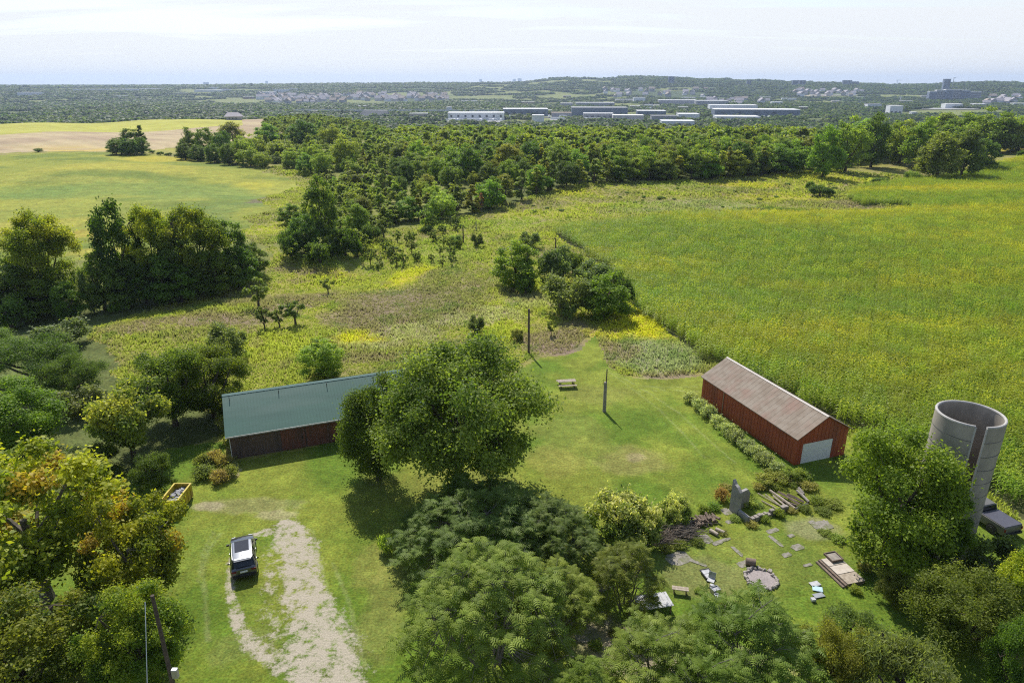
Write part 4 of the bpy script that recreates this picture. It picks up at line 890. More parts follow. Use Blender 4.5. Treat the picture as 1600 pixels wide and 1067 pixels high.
def corn_material():
    m = leafmat('corn_leaves', .5, .42, .14, 1.75); t = m.node_tree; L = t.links.new
    at = [n for n in t.nodes if n.type == 'ATTRIBUTE'][0]; mixn = [n for n in t.nodes if n.type == 'MIX'][0]
    ge = N(t, 'ShaderNodeNewGeometry'); mp = N(t, 'ShaderNodeMapping'); mp.inputs['Scale'].default_value = (.006, .016, 0); mp.inputs['Rotation'].default_value = (0, 0, .22); L(ge.outputs['Position'], mp.inputs[0])
    n1 = N(t, 'ShaderNodeTexNoise', inp={'Scale': 1.25, 'Detail': 5, 'Roughness': .6}); L(mp.outputs[0], n1.inputs[0])
    r = N(t, 'ShaderNodeMapRange', inp={'From Min': .47, 'From Max': .63, 'To Max': 1}); L(n1.outputs[0], r.inputs[0])
    [n for n in t.nodes if n.type == 'MIX' and abs(n.inputs[7].default_value[0] - 1.9) < .01][0].inputs[7].default_value = (1.7, 1.85, .8, 1)
    sx = N(t, 'ShaderNodeSeparateXYZ'); L(ge.outputs['Position'], sx.inputs[0]); yr = N(t, 'ShaderNodeMapRange', inp={'From Min': 60, 'From Max': 105, 'To Min': .12, 'To Max': 1}); L(sx.outputs[1], yr.inputs[0]); ym = N(t, 'ShaderNodeMath', operation='MULTIPLY'); L(r.outputs[0], ym.inputs[0]); L(yr.outputs[0], ym.inputs[1])
    y = N(t, 'ShaderNodeMix', data_type='RGBA', blend_type='MULTIPLY'); L(ym.outputs[0], y.inputs[0]); L(at.outputs['Color'], y.inputs[6]); y.inputs[7].default_value = (1.8, 1.32, .9, 1)
    L(y.outputs[2], mixn.inputs[6]); return m
M['corn'] = corn_material()
def corn():
    tiles = [corn_tile(80+i) for i in range(4)]; ang = math.radians(-28); st = 2.25
    lim = 330; g = np.arange(-lim, lim, st); A, B = np.meshgrid(g, g); A = A.ravel(); B = B.ravel()
    X = A*math.cos(ang) - B*math.sin(ang) + 150; Y = A*math.sin(ang) + B*math.cos(ang) + 200
    k = inside(X, Y, POLY['corn']) & (X < Y*1.25 + 20) & (np.hypot(X, Y) < 480); X, Y = X[k], Y[k]; n = len(X); print('corn tiles', n)
    rz = RNG.uniform(0, 2*PI, n)
    gn_mass('corn_plants', np.c_[X, Y, th(X, Y)], np.c_[np.zeros((n,2)), rz], np.c_[np.ones(n), np.ones(n), RNG.uniform(.92, 1.08, n)], RNG.integers(0,4,n), tiles,
            'tall green corn plants with yellow tassels filling the field behind the red barn', 'corn')
corn()
# meadow grasses
def grass_material():
    m = leafmat('grass_blades', .5, .7, 0, 1.3, (.96, 1.0, 1.0)); n = [n for n in m.node_tree.nodes if n.type == 'MIX' and abs(n.inputs[7].default_value[0] - 1.9) < .01][0]; n.inputs[7].default_value = (1.45, 1.6, 1.0, 1); return m
def tufts():
    n = 210000; a = RNG.uniform(-.72, .72, n); lr = RNG.uniform(math.log(48), math.log(330), n); r = np.exp(lr); x = r*np.sin(a); y = r*np.cos(a)
    k = region(x, y) == 0; x, y, r = x[k], y[k], r[k]; k = region(x + .5, y - .8) != 6; x, y, r = x[k], y[k], r[k]; n = len(x); c = col_meadow(x, y)
    dark = (c[:,0] < .19); hgt = (.12 + .45*vnoise(x, y, 6)**1.5) * RNG.uniform(.6, 1.25, n) * (.85 + r/260); z = th(x, y)
    V=[]; C=[]
    for j in range(3):
        aa = RNG.uniform(0, 2*PI, n); w = (.03 + .0007*r) * RNG.uniform(.6, 1.3, n); dx, dy = np.cos(aa)*w, np.sin(aa)*w; lx = RNG.normal(size=n)*.18*hgt; ly = RNG.normal(size=n)*.18*hgt; ox = RNG.normal(size=n)*.15; oy = RNG.normal(size=n)*.15
        b0 = np.c_[x-dx*.5+ox, y-dy*.5+oy, z-.02]; b1 = np.c_[x+dx*.5+ox, y+dy*.5+oy, z-.02]; t1 = np.c_[x+dx+lx+ox, y+dy+ly+oy, z+hgt]; t0 = np.c_[x-dx*.7+lx+ox, y-dy*.7+ly+oy, z+hgt*.85]
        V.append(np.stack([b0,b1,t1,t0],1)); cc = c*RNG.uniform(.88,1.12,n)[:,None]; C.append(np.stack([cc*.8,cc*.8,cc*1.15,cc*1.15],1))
    V = np.concatenate(V).reshape(-1,3); C = np.concatenate(C).reshape(-1,3)
    tag(link('meadow_grass', np_mesh('meadow_grass', V, np.arange(len(V)).reshape(-1,4), grass_material(), C)), 'tall uncut grass and yellow goldenrod growing over the meadow', 'grass', kind='stuff')
tufts()
# ------------------------------------------------------------------ buildings of the yard
def ribs(B, x0, x1, y, z0, z1, step, w=.04, d=.025, ax='x'):
    x = x0 + step
    while x < x1 - .05:
        if ax == 'x': B.box(x-w/2, x+w/2, y-d, y+.01, z0, z1)
        else: B.box(y-d, y+.01, x-w/2, x+w/2, z0, z1)
        x += step
M['red_wall'] = surf('red_steel_siding', (.37,.085,.04), (.31,.07,.036), 1.2, .55, .0, c3=(.22,.065,.045), stretch=(1,1,.3))
M['red_roof'] = surf('faded_brown_roof', (.27,.225,.18), (.215,.17,.13), 1.1, .85, .006, c3=(.255,.16,.125), contrast=(.4,.6))
M['green_roof'] = surf('green_steel_roof', (.05,.125,.10), (.042,.105,.086), .5, .6, .0, c3=(.085,.145,.125), stretch=(.4,2,1), spec=.22)
M['red_wood'] = surf('faded_red_boards', (.15,.098,.075), (.095,.07,.058), 2.6, .9, .004, c3=(.075,.058,.05), stretch=(2.5,1,.35))
M['red_wood2'] = surf('redder_boards', (.19,.07,.045), (.11,.058,.045), 2.6, .9, .004, c3=(.09,.06,.05), stretch=(2.5,1,.35))
M['yellow'] = surf('chipped_yellow_paint', (.55,.43,.03), (.42,.32,.03), 2, .5, 0, c3=(.34,.22,.08))
M['rubble'] = surf('grey_rubble', (.42,.42,.44), (.22,.22,.23), 5, .9, .03)
M['plank_door'] = surf('pale_panel', (.52,.46,.40), (.42,.36,.30), 3, .8, .0)

def red_barn():
    a = P(1240, 727); rz = math.atan2(.332, .943)
    e = empty('red_barn', (a.x, a.y, a.z - .02), rz, 'long red metal barn with a faded brown roof beside the corn', 'barn')
    W, L_, ev, rd = 6.0, 15.2, 3.0, 4.75
    B = MB(); B.box(0, .12, .12, L_, 0, ev); ribs(B, .12, L_, 0, .0, ev, .46, ax='y')
    B.build('side_wall', M['red_wall'], e)
    B = MB(); B.box(W-.12, W, .12, L_, 0, ev); B.build('side_wall', M['red_wall'], e)
    for y0 in (0, L_):
        B = MB(); g = [(0,0),(W,0),(W,ev),(W/2,rd),(0,ev)]
        if y0 == 0:
            dx0, dx1, dz = .75, 4.3, 2.15
            for poly in ([(0,0),(dx0,0),(dx0,dz),(0,dz)], [(dx1,0),(W,0),(W,dz),(dx1,dz)], [(0,dz),(W,dz),(W,ev),(W/2,rd),(0,ev)]):
                B.prism(poly, 0, .115, lambda p, t: (p[0], t, p[1]))
            for i in range(1, 13):
                x = i*.46; zt = ev + (rd-ev)*(1-abs(x-W/2)/(W/2)) - .08; B.box(x-.02, x+.02, -.025, -.001, dz+.03 if dx0-.05 < x < dx1+.05 else 0, zt)
        else: B.prism(g, y0+.001, y0+.12, lambda p, t: (p[0], t, p[1]))
        B.build('gable_wall', M['red_wall'], e)
    B = MB(); B.box(.78, 4.27, .02, .07, 0, 2.12)
    for z in (.53, 1.06, 1.59): B.box(.8, 4.25, .008, .02, z-.01, z+.01)
    B.build('garage_door', M['white'], e)
    ov = .3; sl = (rd-ev)/(W/2)
    for s, nm in ((0, 'roof'), (1, 'roof')):
        B = MB(); x0, x1 = (-ov, W/2) if s == 0 else (W+ov, W/2)
        z0 = ev - sl*ov + .03
        B.prism([(x0, z0), (x1, rd+.03), (x1, rd+.10), (x0, z0+.07)], -ov, L_+.2, lambda p, t: (p[0], t, p[1]))
        o = B.build('roof', M['red_roof'], e)
        R_ = MB(); y = -.1
        nx, nz = (sl, 1); 
        for yy in np.arange(0.3, L_, .61): R_.prism([(x0+(.01 if s==0 else -.01), z0+.071), (x1+(-.1 if s==0 else .1), rd+.101-.1*sl), (x1+(-.1 if s==0 else .1), rd+.115-.1*sl), (x0+(.01 if s==0 else -.01), z0+.085)], yy, yy+.025, lambda p, t: (p[0], t, p[1]))
        R_.build('roof_rib', M['red_roof'], o); 
    B = MB(); B.prism([(W/2-.16, rd+.055), (W/2, rd+.14), (W/2+.16, rd+.055), (W/2, rd+.112)], -ov-.01, L_+.21, lambda p, t: (p[0], t, p[1])); B.build('ridge_cap', surf('pale_ridge', (.5,.46,.42), (.4,.36,.32), 2, .6), e)
    B = MB(); B.tube([(-.06, L_-3.9, .1), (-.06, L_-3.9, ev-.1)], .035, 6); B.build('downpipe', M['metal_grey'], e)
red_barn()
def green_barn():
    a = P(364, 718); rz = math.atan2(3.525, 9.233)
    e = empty('green_roofed_barn', (a.x, a.y, a.z - .02), rz, 'long wooden barn with a green metal roof half hidden by the tall tree', 'barn')
    W, L_, ev, rd = 8.6, 22.0, 2.75, 4.95
    segs = [(0, 4.55, 'red_wood', .0), (4.6, 6.85, 'red_wood2', -.07), (6.98, 10.2, 'red_wood2', -.03), (10.25, L_, 'red_wood', 0)]
    B = MB(); B.box(0, L_, .02, .14, 0, ev)
    for x0, x1 in ((0, 4.55), (10.25, L_)): ribs(B, x0, x1, .02, .02, ev-.02, .24, .03, .02)
    B.build('front_wall', M['red_wood'], e)
    for x0, x1, off in ((4.6, 6.85, -.09), (6.99, 10.2, -.05)):
        B = MB(); B.box(x0, x1, off, off+.045, .12, ev-.15); ribs(B, x0, x1, off, .14, ev-.17, .24, .03, .02); d = B.build('sliding_door', M['red_wood2'], e)
        b2 = MB(); b2.box(x1-.3, x1-.22, off-.07, off-.022, 1.1, 1.35); b2.build('handle', M['dark_metal'], d)
    B = MB(); B.box(4.5, 10.4, -.10, .0, ev-.14, ev-.06); B.build('door_rail', M['dark_metal'], e)
    B = MB(); B.box(0, L_, W-.12, W, 0, ev); B.build('back_wall', M['red_wood'], e)
    for x0 in (0, L_-.12):
        B = MB(); B.prism([(.145,0),(W-.125,0),(W-.125,ev),(W/2,rd-.02),(.145,ev)], x0+.001, x0+.119, lambda p, t: (t, p[0], p[1])); B.build('gable_wall', M['red_wood'], e)
    B = MB(); B.box(-.06, -.002, .0, .16, 0, ev-.1); B.build('corner_trim', M['white'], e)
    ov = .38; sl = (rd-ev)/(W/2); z0 = ev - sl*ov + .05
    for s in (0, 1):
        y0, y1 = (-ov, W/2) if s == 0 else (W+ov, W/2)
        B = MB(); B.prism([(y0, z0), (y1, rd+.05), (y1, rd+.10), (y0, z0+.05)], -.35, L_+.35, lambda p, t: (t, p[0], p[1])); o = B.build('roof', M['green_roof'], e)
        R_ = MB()
        for xx in np.arange(-.2, L_+.3, .3): 
            sg = 1 if s == 0 else -1
            R_.prism([(y0+sg*.01, z0+.051), (y1-sg*.2, rd+.101-.2*sl), (y1-sg*.2, rd+.125-.2*sl), (y0+sg*.01, z0+.075)], xx, xx+.035, lambda p, t: (t, p[0], p[1]))
        R_.build('roof_rib', M['green_roof'], o)
    B = MB(); B.prism([(W/2-.22, rd+.03), (W/2, rd+.17), (W/2+.22, rd+.03), (W/2, rd+.13)], -.36, L_+.36, lambda p, t: (t, p[0], p[1])); B.build('ridge_cap', surf('green_ridge', (.17,.27,.24), (.14,.23,.2), 2, .5), e)
    B = MB(); B.box(-.36, L_+.36, -ov-.06, -ov-.004, z0-.08, z0+.045); B.build('fascia', surf('pale_fascia', (.5,.5,.48), (.35,.34,.32), 3, .7), e)
    for x in (.3, 4.95, 9.7, 14.5):
        B = MB(); B.tube([(x, W/2-.75, rd-.42), (x, W/2-.75, rd+.12)], .035, 6); B.build('lightning_rod', M['dark_metal'], e)
green_barn()
def silo():
    e = empty('concrete_silo', (33.65, 44.95, -.02), 0, 'tall open topped concrete silo with a slot down its side', 'silo')
    R0, th_, H_ = 2.25, .16, 11.3
    base = math.atan2(-44.9, -33.9); sa = base + math.radians(22); hw = math.radians(9.5); n = 72; ring_n = 24
    V = []; F = []
    angs = [sa + hw + (2*PI - 2*hw)*i/n for i in range(n+1)]; zs = np.linspace(-.2, H_, ring_n)
    for z in zs:
        for a in angs:
            w = .012*math.sin(a*3 + z); V.append(((R0+w)*math.cos(a), (R0+w)*math.sin(a), z)); V.append(((R0-th_)*math.cos(a), (R0-th_)*math.sin(a), z))
    st = 2*(n+1)
    for j in range(ring_n-1):
        for i in range(n):
            a0 = j*st+2*i; F.append((a0, a0+2, a0+2+st, a0+st)); F.append((a0+1, a0+1+st, a0+3+st, a0+3))
        a0 = j*st; F.append((a0+1, a0, a0+st, a0+st+1)); a0 = j*st+2*n; F.append((a0, a0+1, a0+st+1, a0+st))
    for i in range(n): t0 = (ring_n-1)*st+2*i; F.append((t0, t0+2, t0+3, t0+1))
    B = MB(); B.V = [Vector(v) for v in V]; B.F = F; B.build('wall', M['silo'], e, True)
    for k in range(9):
        z = .9 + k*1.16; B = MB(); B.tube([((R0+.012)*math.cos(a), (R0+.012)*math.sin(a), z + .05*math.sin(a*2+k)) for a in angs], .016, 5); B.build('hoop', M['silo_seam'], e)
    B = MB(); B.tube([((R0-.08)*math.cos(a), (R0-.08)*math.sin(a), H_+.03) for a in angs], .1, 8); B.build('rim', M['silo_rim'], e)
    for sgn in (-1, 1):
        a = sa + sgn*(hw*.98); B = MB(); x, y = (R0-.02)*math.cos(a), (R0-.02)*math.sin(a)
        B.tube([(x, y, 4.5 if sgn < 0 else .2), (x, y, H_)], .065, 6); B.build('slot_jamb', M['silo_rim'], e)
M['silo'] = surf('silo_concrete', (.36,.32,.265), (.25,.225,.19), .9, .9, .01, c3=(.18,.16,.135), stretch=(1,1,.45))
M['silo_seam'] = surf('silo_seam', (.075,.075,.075), (.10,.10,.10), 2, .9); M['silo_rim'] = surf('silo_rim', (.46,.44,.41), (.36,.34,.32), 2, .9)
silo()

# ------------------------------------------------------------------ vehicles
def rring(y0, y1, hw, z, r, n=5, bulge=0):
    """rounded rectangle ring in a horizontal plane"""
    pts = []
    for cx, cy, a0 in ((hw-r, y1-r, 0), (-hw+r, y1-r, PI/2), (-hw+r, y0+r, PI), (hw-r, y0+r, 3*PI/2)):
        for i in range(n): a = a0 + PI/2*i/(n-1); pts.append((cx+r*math.cos(a), cy+r*math.sin(a), z))
    return pts
def wheel(parent, x, y, r=.35, w=.24, rim='metal_grey'):
    B = MB(); s = 1 if x > 0 else -1
    B.tube([(x-w/2, y, r), (x-w/2+.03, y, r), (x+w/2-.03, y, r), (x+w/2, y, r)], [r*.92, r, r, r*.92], 20); t = B.build('wheel', M['tyre'], parent, True)
    B = MB(); B.tube([(x+s*(w/2-.02), y, r), (x+s*(w/2+.012), y, r)], [r*.62, r*.58], 14)
    B.build('rim', M[rim], t, True)
M['car_paint'] = surf('dark_grey_paint', (.075,.08,.088), (.07,.075,.083), 2, .22, metal=.55, spec=.5, coat=1)
M['car_dark'] = surf('black_trim', (.02,.02,.022), (.025,.025,.027), 3, .5)
M['tail_red'] = surf('red_lamp', (.16,.012,.012), (.12,.01,.01), 3, .25); M['lamp_clear'] = surf('clear_lamp', (.7,.72,.75), (.6,.62,.65), 3, .15)
M['truck_paint'] = surf('dusty_grey_paint', (.16,.155,.14), (.13,.125,.115), 2, .45, metal=.3); M['tonneau'] = surf('grey_vinyl', (.085,.085,.105), (.07,.07,.088), 3, .45)
def suv():
    rear = P(384, 912); front = P(380, 846); c = (rear + front)/2; dr = (front - rear); rz = math.atan2(dr.y, dr.x) - PI/2
    e = empty('parked_car', (c.x, c.y, c.z), rz, 'dark grey crossover with a dark sunroof parked on the gravel drive', 'car')
    B = MB(); prof = [(-2.30,.42,.70,.80),(-2.27,.32,.95,.88),(-2.05,.26,1.06,.915),(-1.2,.24,1.04,.93),(0,.24,1.01,.93),(1.0,.24,1.0,.925),(1.55,.26,.97,.905),(2.0,.28,.88,.86),(2.22,.32,.76,.76),(2.30,.42,.62,.62)]
    rings = []
    for y, zb, zt, hw in prof:
        m = (zb+zt)/2
        rings.append([(hw*.92,y,zb),(hw,y,zb+.12),(hw,y,m),(hw*.985,y,zt-.12),(hw*.90,y,zt-.02),(hw*.5,y,zt+.025),(0,y,zt+.035),(-hw*.5,y,zt+.025),(-hw*.90,y,zt-.02),(-hw*.985,y,zt-.12),(-hw,y,m),(-hw,y,zb+.12),(-hw*.92,y,zb)])
    B.loft(rings); B.build('body', M['car_paint'], e, True)
    B = MB(); B.loft([rring(-2.12,1.22,.86,1.0,.2), rring(-1.98,.86,.80,1.25,.2), rring(-1.80,.48,.70,1.52,.18), rring(-1.74,.42,.66,1.56,.16)]); B.build('windows', M['glass'], e, True)
    B = MB(); B.loft([rring(-1.90,.50,.70,1.53,.16), rring(-1.88,.46,.69,1.585,.16), rring(-1.78,.36,.60,1.615,.14)]); rf = B.build('roof', M['car_sky_sheen'], e, True)
    B = MB(); B.cbox((0,-.30,1.622), (1.0,1.35,.012)); B.build('sunroof', M['glass'], rf)
    B = MB(); B.tube([(0,-1.45,1.61),(0,-1.55,1.70)], [.035,.01], 6); B.build('antenna', M['car_dark'], rf)
    for s in (-1, 1):
        B = MB(); B.tube([(s*.68,-1.75,1.60),(s*.685,-1.4,1.66),(s*.69,0,1.665),(s*.68,.32,1.60)], .02, 6); B.build('roof_rail', M['metal_grey'], e, True)
        for ya, yb, za, zb_, xa, xb in ((1.18,.46,1.0,1.55,.84,.66), (-.45,-.42,1.0,1.55,.872,.70), (-1.5,-1.35,1.0,1.55,.872,.70), (-2.08,-1.80,1.02,1.54,.80,.66)):
            B = MB(); B.tube([(s*xa,ya,za),(s*(xa*.55+xb*.45+.015),ya*.5+yb*.5,(za+zb_)/2),(s*xb,yb,zb_)], .035, 6); B.build('pillar', M['car_paint'], e, True)
        B = MB(); B.cbox((s*1.02,.95,1.06), (.2,.12,.14), 0); B.build('mirror', M['car_dark'], e, bevel=.02)
        B = MB(); B.cbox((s*.68,-2.285,.86), (.34,.06,.14)); B.build('tail_light', M['tail_red'], e, bevel=.015)
        B = MB(); B.cbox((s*.62,2.17,.74), (.30,.10,.10), s*-.35); B.build('headlight', M['lamp_clear'], e, bevel=.015)
        for y in (-1.38, 1.42):
            B = MB(); B.tube([(s*.80,y,.36),(s*.932,y,.36)], [.42,.42], 22); B.build('wheel_arch', M['car_dark'], e)
            wheel(e, s*.85, y, .35, .22)
        for y0, y1 in ((-1.2,-.1),(-.05,1.0)):
            B = MB(); B.cbox((s*.936,y1-.95 if y0<-.5 else y0+.15,.86), (.02,.16,.03)); B.build('door_handle', M['metal_grey'], e)
    B = MB(); B.box(-.82,.82,-2.36,-2.20,.34,.58); B.build('rear_bumper', M['car_dark'], e, bevel=.03)
    B = MB(); B.cbox((0,-2.315,.80), (.50,.02,.14)); B.build('number_plate', M['white'], e)
    B = MB(); B.cbox((0,-1.93,1.545), (1.2,.22,.03)); B.build('spoiler', M['car_paint'], e, bevel=.01)
    B = MB(); B.cbox((0,2.285,.55), (.9,.05,.18)); B.build('grille', M['car_dark'], e, bevel=.01)
M['car_sky_sheen'] = surf('sky_sheen_roof_paint', (.22,.23,.25), (.20,.21,.23), 2, .3, metal=.7, coat=1)  # dark grey car's roof made paler: sky reflection put into its colour
suv()
def Ph(u, v, h):
    xx = (u - 800)/FPX; yd = (v - 533.5)/FPX; t = (HC - h)/(sP + yd*cP); return Vector((xx*t, (cP - yd*sP)*t, h))
def pickup():
    r0 = Ph(1560, 822, 1.15); r1 = Ph(1584, 811, 1.15); l1 = Ph(1527, 801, 1.15)
    ax = (l1 - r0).normalized(); c = (r0 + r1)/2; w = .95
    rz = math.atan2(ax.y, ax.x) - PI/2
    fwd = Vector((ax.x, ax.y, 0)); side = Vector((fwd.y, -fwd.x, 0))
    rear = r0 + side*w; org = rear + fwd*2.35 + side*.25
    e = empty('pickup_truck', (org.x, org.y, 0), rz, 'dusty grey pickup with a covered bed behind the silo', 'truck')
    B = MB(); rings = []
    for y, zb, zt, hw in [(-2.72,.5,1.05,.9),(-2.66,.42,1.14,.94),(-1,.42,1.14,.96),(.4,.42,1.12,.96),(1.7,.42,1.10,.95),(2.4,.45,1.02,.9),(2.68,.5,.85,.82)]:
        m = (zb+zt)/2; rings.append([(hw*.95,y,zb),(hw,y,m),(hw*.97,y,zt-.05),(hw*.92,y,zt),(0,y,zt+.02),(-hw*.92,y,zt),(-hw*.97,y,zt-.05),(-hw,y,m),(-hw*.95,y,zb)])
    B.loft(rings); B.build('body', M['truck_paint'], e, True)
    B = MB(); B.box(-.90,.90,-2.68,-.62,1.10,1.19); B.build('bed_cover', M['tonneau'], e, bevel=.03)
    B = MB(); B.loft([rring(-.5,1.5,.86,1.08,.12), rring(-.38,.95,.74,1.62,.12)]); B.build('cab_windows', M['glass'], e, True)
    B = MB(); B.loft([rring(-.42,1.0,.75,1.58,.14), rring(-.36,.9,.68,1.68,.14)]); B.build('roof', M['truck_paint'], e, True)
    for s in (-1, 1):
        for ya, yb in ((-.45,-.38), (.3,.28), (1.42,.95)): 
            B = MB(); B.tube([(s*.85,ya,1.1),(s*.74,yb,1.62)], .045, 6); B.build('pillar', M['truck_paint'], e)
        for y in (-1.7, 1.75):
            B = MB(); B.tube([(s*.8,y,.42),(s*.968,y,.42)], [.46,.46], 20); B.build('wheel_arch', M['car_dark'], e)
            wheel(e, s*.88, y, .37, .22, 'dark_metal')
        B = MB(); B.box(*sorted((s*.80,s*.93)), -2.75,-2.69,.75,1.0); B.build('tail_light', M['tail_red'], e)
    B = MB(); B.box(-.9,.9,-2.85,-2.70,.42,.6); B.build('rear_bumper', M['dark_metal'], e, bevel=.02)
pickup()
def dumpster():
    a = P(281, 806); b = P(303, 777); ax = (b - a); L_ = ax.length; rz = math.atan2(ax.y, ax.x)
    e = empty('dumpster', (a.x, a.y, a.z), rz, 'yellow steel dumpster filled with grey rubble at the lawn edge', 'dumpster')
    W, H_ = 1.4, 1.35
    for nm, bx in (('side_panel',(0,L_,-.001,.06)),('side_panel',(0,L_,W,W+.06))):
        B = MB(); B.box(bx[0], bx[1], bx[2], bx[3], .15, H_)
        for x in np.arange(.2, L_, .55): B.box(x-.04, x+.04, bx[2]-.05 if bx[2] < .5 else bx[3], bx[2] if bx[2] < .5 else bx[3]+.05, .16, H_-.02)
        B.build(nm, M['yellow'], e)
    for x in (0, L_-.06): B = MB(); B.box(x, x+.06, .061, W-.001, .15, H_); B.build('end_panel', M['yellow'], e)
    B = MB(); B.box(0, L_, -.04, .10, H_, H_+.07); B.box(0, L_, W-.04, W+.10, H_, H_+.07); B.box(0, .1, .10, W-.04, H_, H_+.07); B.box(L_-.1, L_, .10, W-.04, H_, H_+.07); B.build('top_rim', M['yellow'], e)
    B = MB(); B.box(.061, L_-.061, .061, W-.001, .16, .85)
    for i in range(26): B.cbox((random.uniform(.3,L_-.3), random.uniform(.3,W-.3), random.uniform(.85,1.05)), (random.uniform(.2,.5), random.uniform(.15,.4), random.uniform(.05,.2)), random.uniform(0,3), random.uniform(-.4,.4), random.uniform(-.4,.4))
    B.build('rubble_load', M['rubble'], e)
    for x in (.3, L_-.3): B = MB(); B.box(x-.12, x+.12, .1, W-.1, 0, .15); B.build('skid', M['dark_metal'], e)
dumpster()

# ------------------------------------------------------------------ poles
def pole(u, v, vt, r, label, mat='wood_dark', top_r=None, loc=None):
    p = loc or P(u, v); h = height_to(p, vt); e = empty('wooden_pole', p, 0, label, 'pole')
    B = MB(); B.tube([(0,0,-.3),(0.01,0,h*.33),(-.01,0.01,h*.66),(0,0,h)], [r*1.1, r, r*.95, (top_r or r*.85)], 8); B.build('post', M[mat], e, True); return e, h
e_, h_ = pole(826,552,483,.15,'tall bare wooden pole standing at the meadow edge')
e_, h_ = pole(944,643,597,.19,'weathered post with a thin rod on top standing in the lawn','wood_grey',.17)
B = MB(); B.tube([(0.06,0,h_-.2),(.08,0,h_+1.55)], .06, 6); B.build('rod', M['wood_dark'], e_)
B = MB(); B.tube([(-.28,0,h_-.3),(-.05,0,h_-.15)], .03, 5); B.tube([(-.28,0,h_-.3),(-.28,0,h_+.35)], .025, 5); B.build('bracket', M['dark_metal'], e_)
pole(724,380,352,.16,'dark thin distant pole in the meadow beside the round grey bush')
pole(868,392,372,.15,'short distant pole at the back of the middle copse')
pole(744,362,346,.12,'short grey stump pole near the wood edge','wood_grey')
def upole():
    p = P(297, 1185); h = height_to(p, 930); e = empty('utility_pole', p, 0, 'leaning looking dark utility pole with a grey box at the lower left', 'utility pole')
    B = MB(); B.tube([(0,0,-.3),(0,0,h)], [.14,.09], 10); B.build('post', M['bark'], e, True); hb = height_to(p, 1050)
    B = MB(); B.cbox((.28,-.05,hb), (.30,.22,.55)); B.build('meter_box', M['metal_grey'], e, bevel=.02)
    q0 = Vector((p.x-.35, p.y-.1, h+p.z-.3)); q1 = P(247, 1300) + Vector((0,0,3.0))
    B = MB(); B.tube([q0, q0.lerp(q1,.5)-Vector((0,0,.5)), q1], .02, 5); o = B.build('service_wire', M['white']); tag(o, 'thin pale service wire running down beside the utility pole', 'wire')
upole()

# ------------------------------------------------------------------ yard things
def picnic(u, v, rz, label, mat='wood_pale', L_=2.2):
    e = empty('picnic_table', P(u, v), rz, label, 'picnic table')
    B = MB(); 
    for y in (-.31,-.155,0,.155,.31): B.cbox((0,y,.75), (L_,.135,.04))
    B.build('tabletop', M[mat], e)
    for s in (-1, 1):
        B = MB(); B.cbox((0,s*.78-.08,.45), (L_,.14,.04)); B.cbox((0,s*.78+.08,.45), (L_,.14,.04)); B.build('bench', M[mat], e)
    for x in (-L_*.36, L_*.36):
        B = MB(); B.cbox((x,0,.40), (.05,1.7,.09)); B.tube([(x+.05,-.25,.73),(x+.05,-.68,0)], .045, 4); B.tube([(x+.05,.25,.73),(x+.05,.68,0)], .045, 4); B.build('leg_frame', M['wood_dark'], e)
picnic(885, 604, .12, 'weathered picnic table alone in the mown lawn')
def ruin():
    a = Ph(1140, 797, 0); b = Ph(1167, 818, 0)
    ax = (b-a).normalized(); rz = math.atan2(ax.y, ax.x)
    e = empty('ruined_wall', a, rz, 'ruined concrete wall corner with broken slanted top beside the timber heap', 'wall')
    nrm = Vector((-ax.y, ax.x, 0))
    B = MB(); B.prism([(-.1,0),(1.0,0),(1.0,2.2),(.55,2.55),(.25,2.65),(-.1,3.0)], 0, .32, lambda p, t: (p[0]*.9, t, p[1])); B.build('upright_slab', M['concrete'], e, bevel=.02)
    B = MB(); B.prism([(.35,0),(1.9,0),(1.9,1.35),(1.6,1.75),(.35,1.55)], -.1, .2, lambda p, t: (t, p[0], p[1])); B.build('return_slab', M['concrete'], e, bevel=.02)
    L_ = (b-a).length
    B = MB(); B.box(.95, L_, 0, .28, 0, .6); B.build('low_footing', M['concrete'], e, bevel=.02)
    c = Ph(1228, 797, 0) - b; an = math.atan2(c.y, c.x) - rz; Mx = Matrix.Translation((L_,0,0)) @ Matrix.Rotation(an, 4, 'Z')
    B = MB(); 
    x = 0
    while x < c.length:
        w = random.uniform(.25,.5); B.box(x, x+w-.03, -.15+random.uniform(-.05,.05), .22, 0, random.uniform(.3,.55), Mx); x += w
    B.build('rubble_footing', M['stone'], e, bevel=.03)
M['stone'] = surf('fieldstone', (.33,.29,.25), (.2,.18,.16), 3, .9, .02)
M['ash'] = surf('ash_bed', (.36,.31,.30), (.24,.21,.2), 7, .95, .02)
ruin()
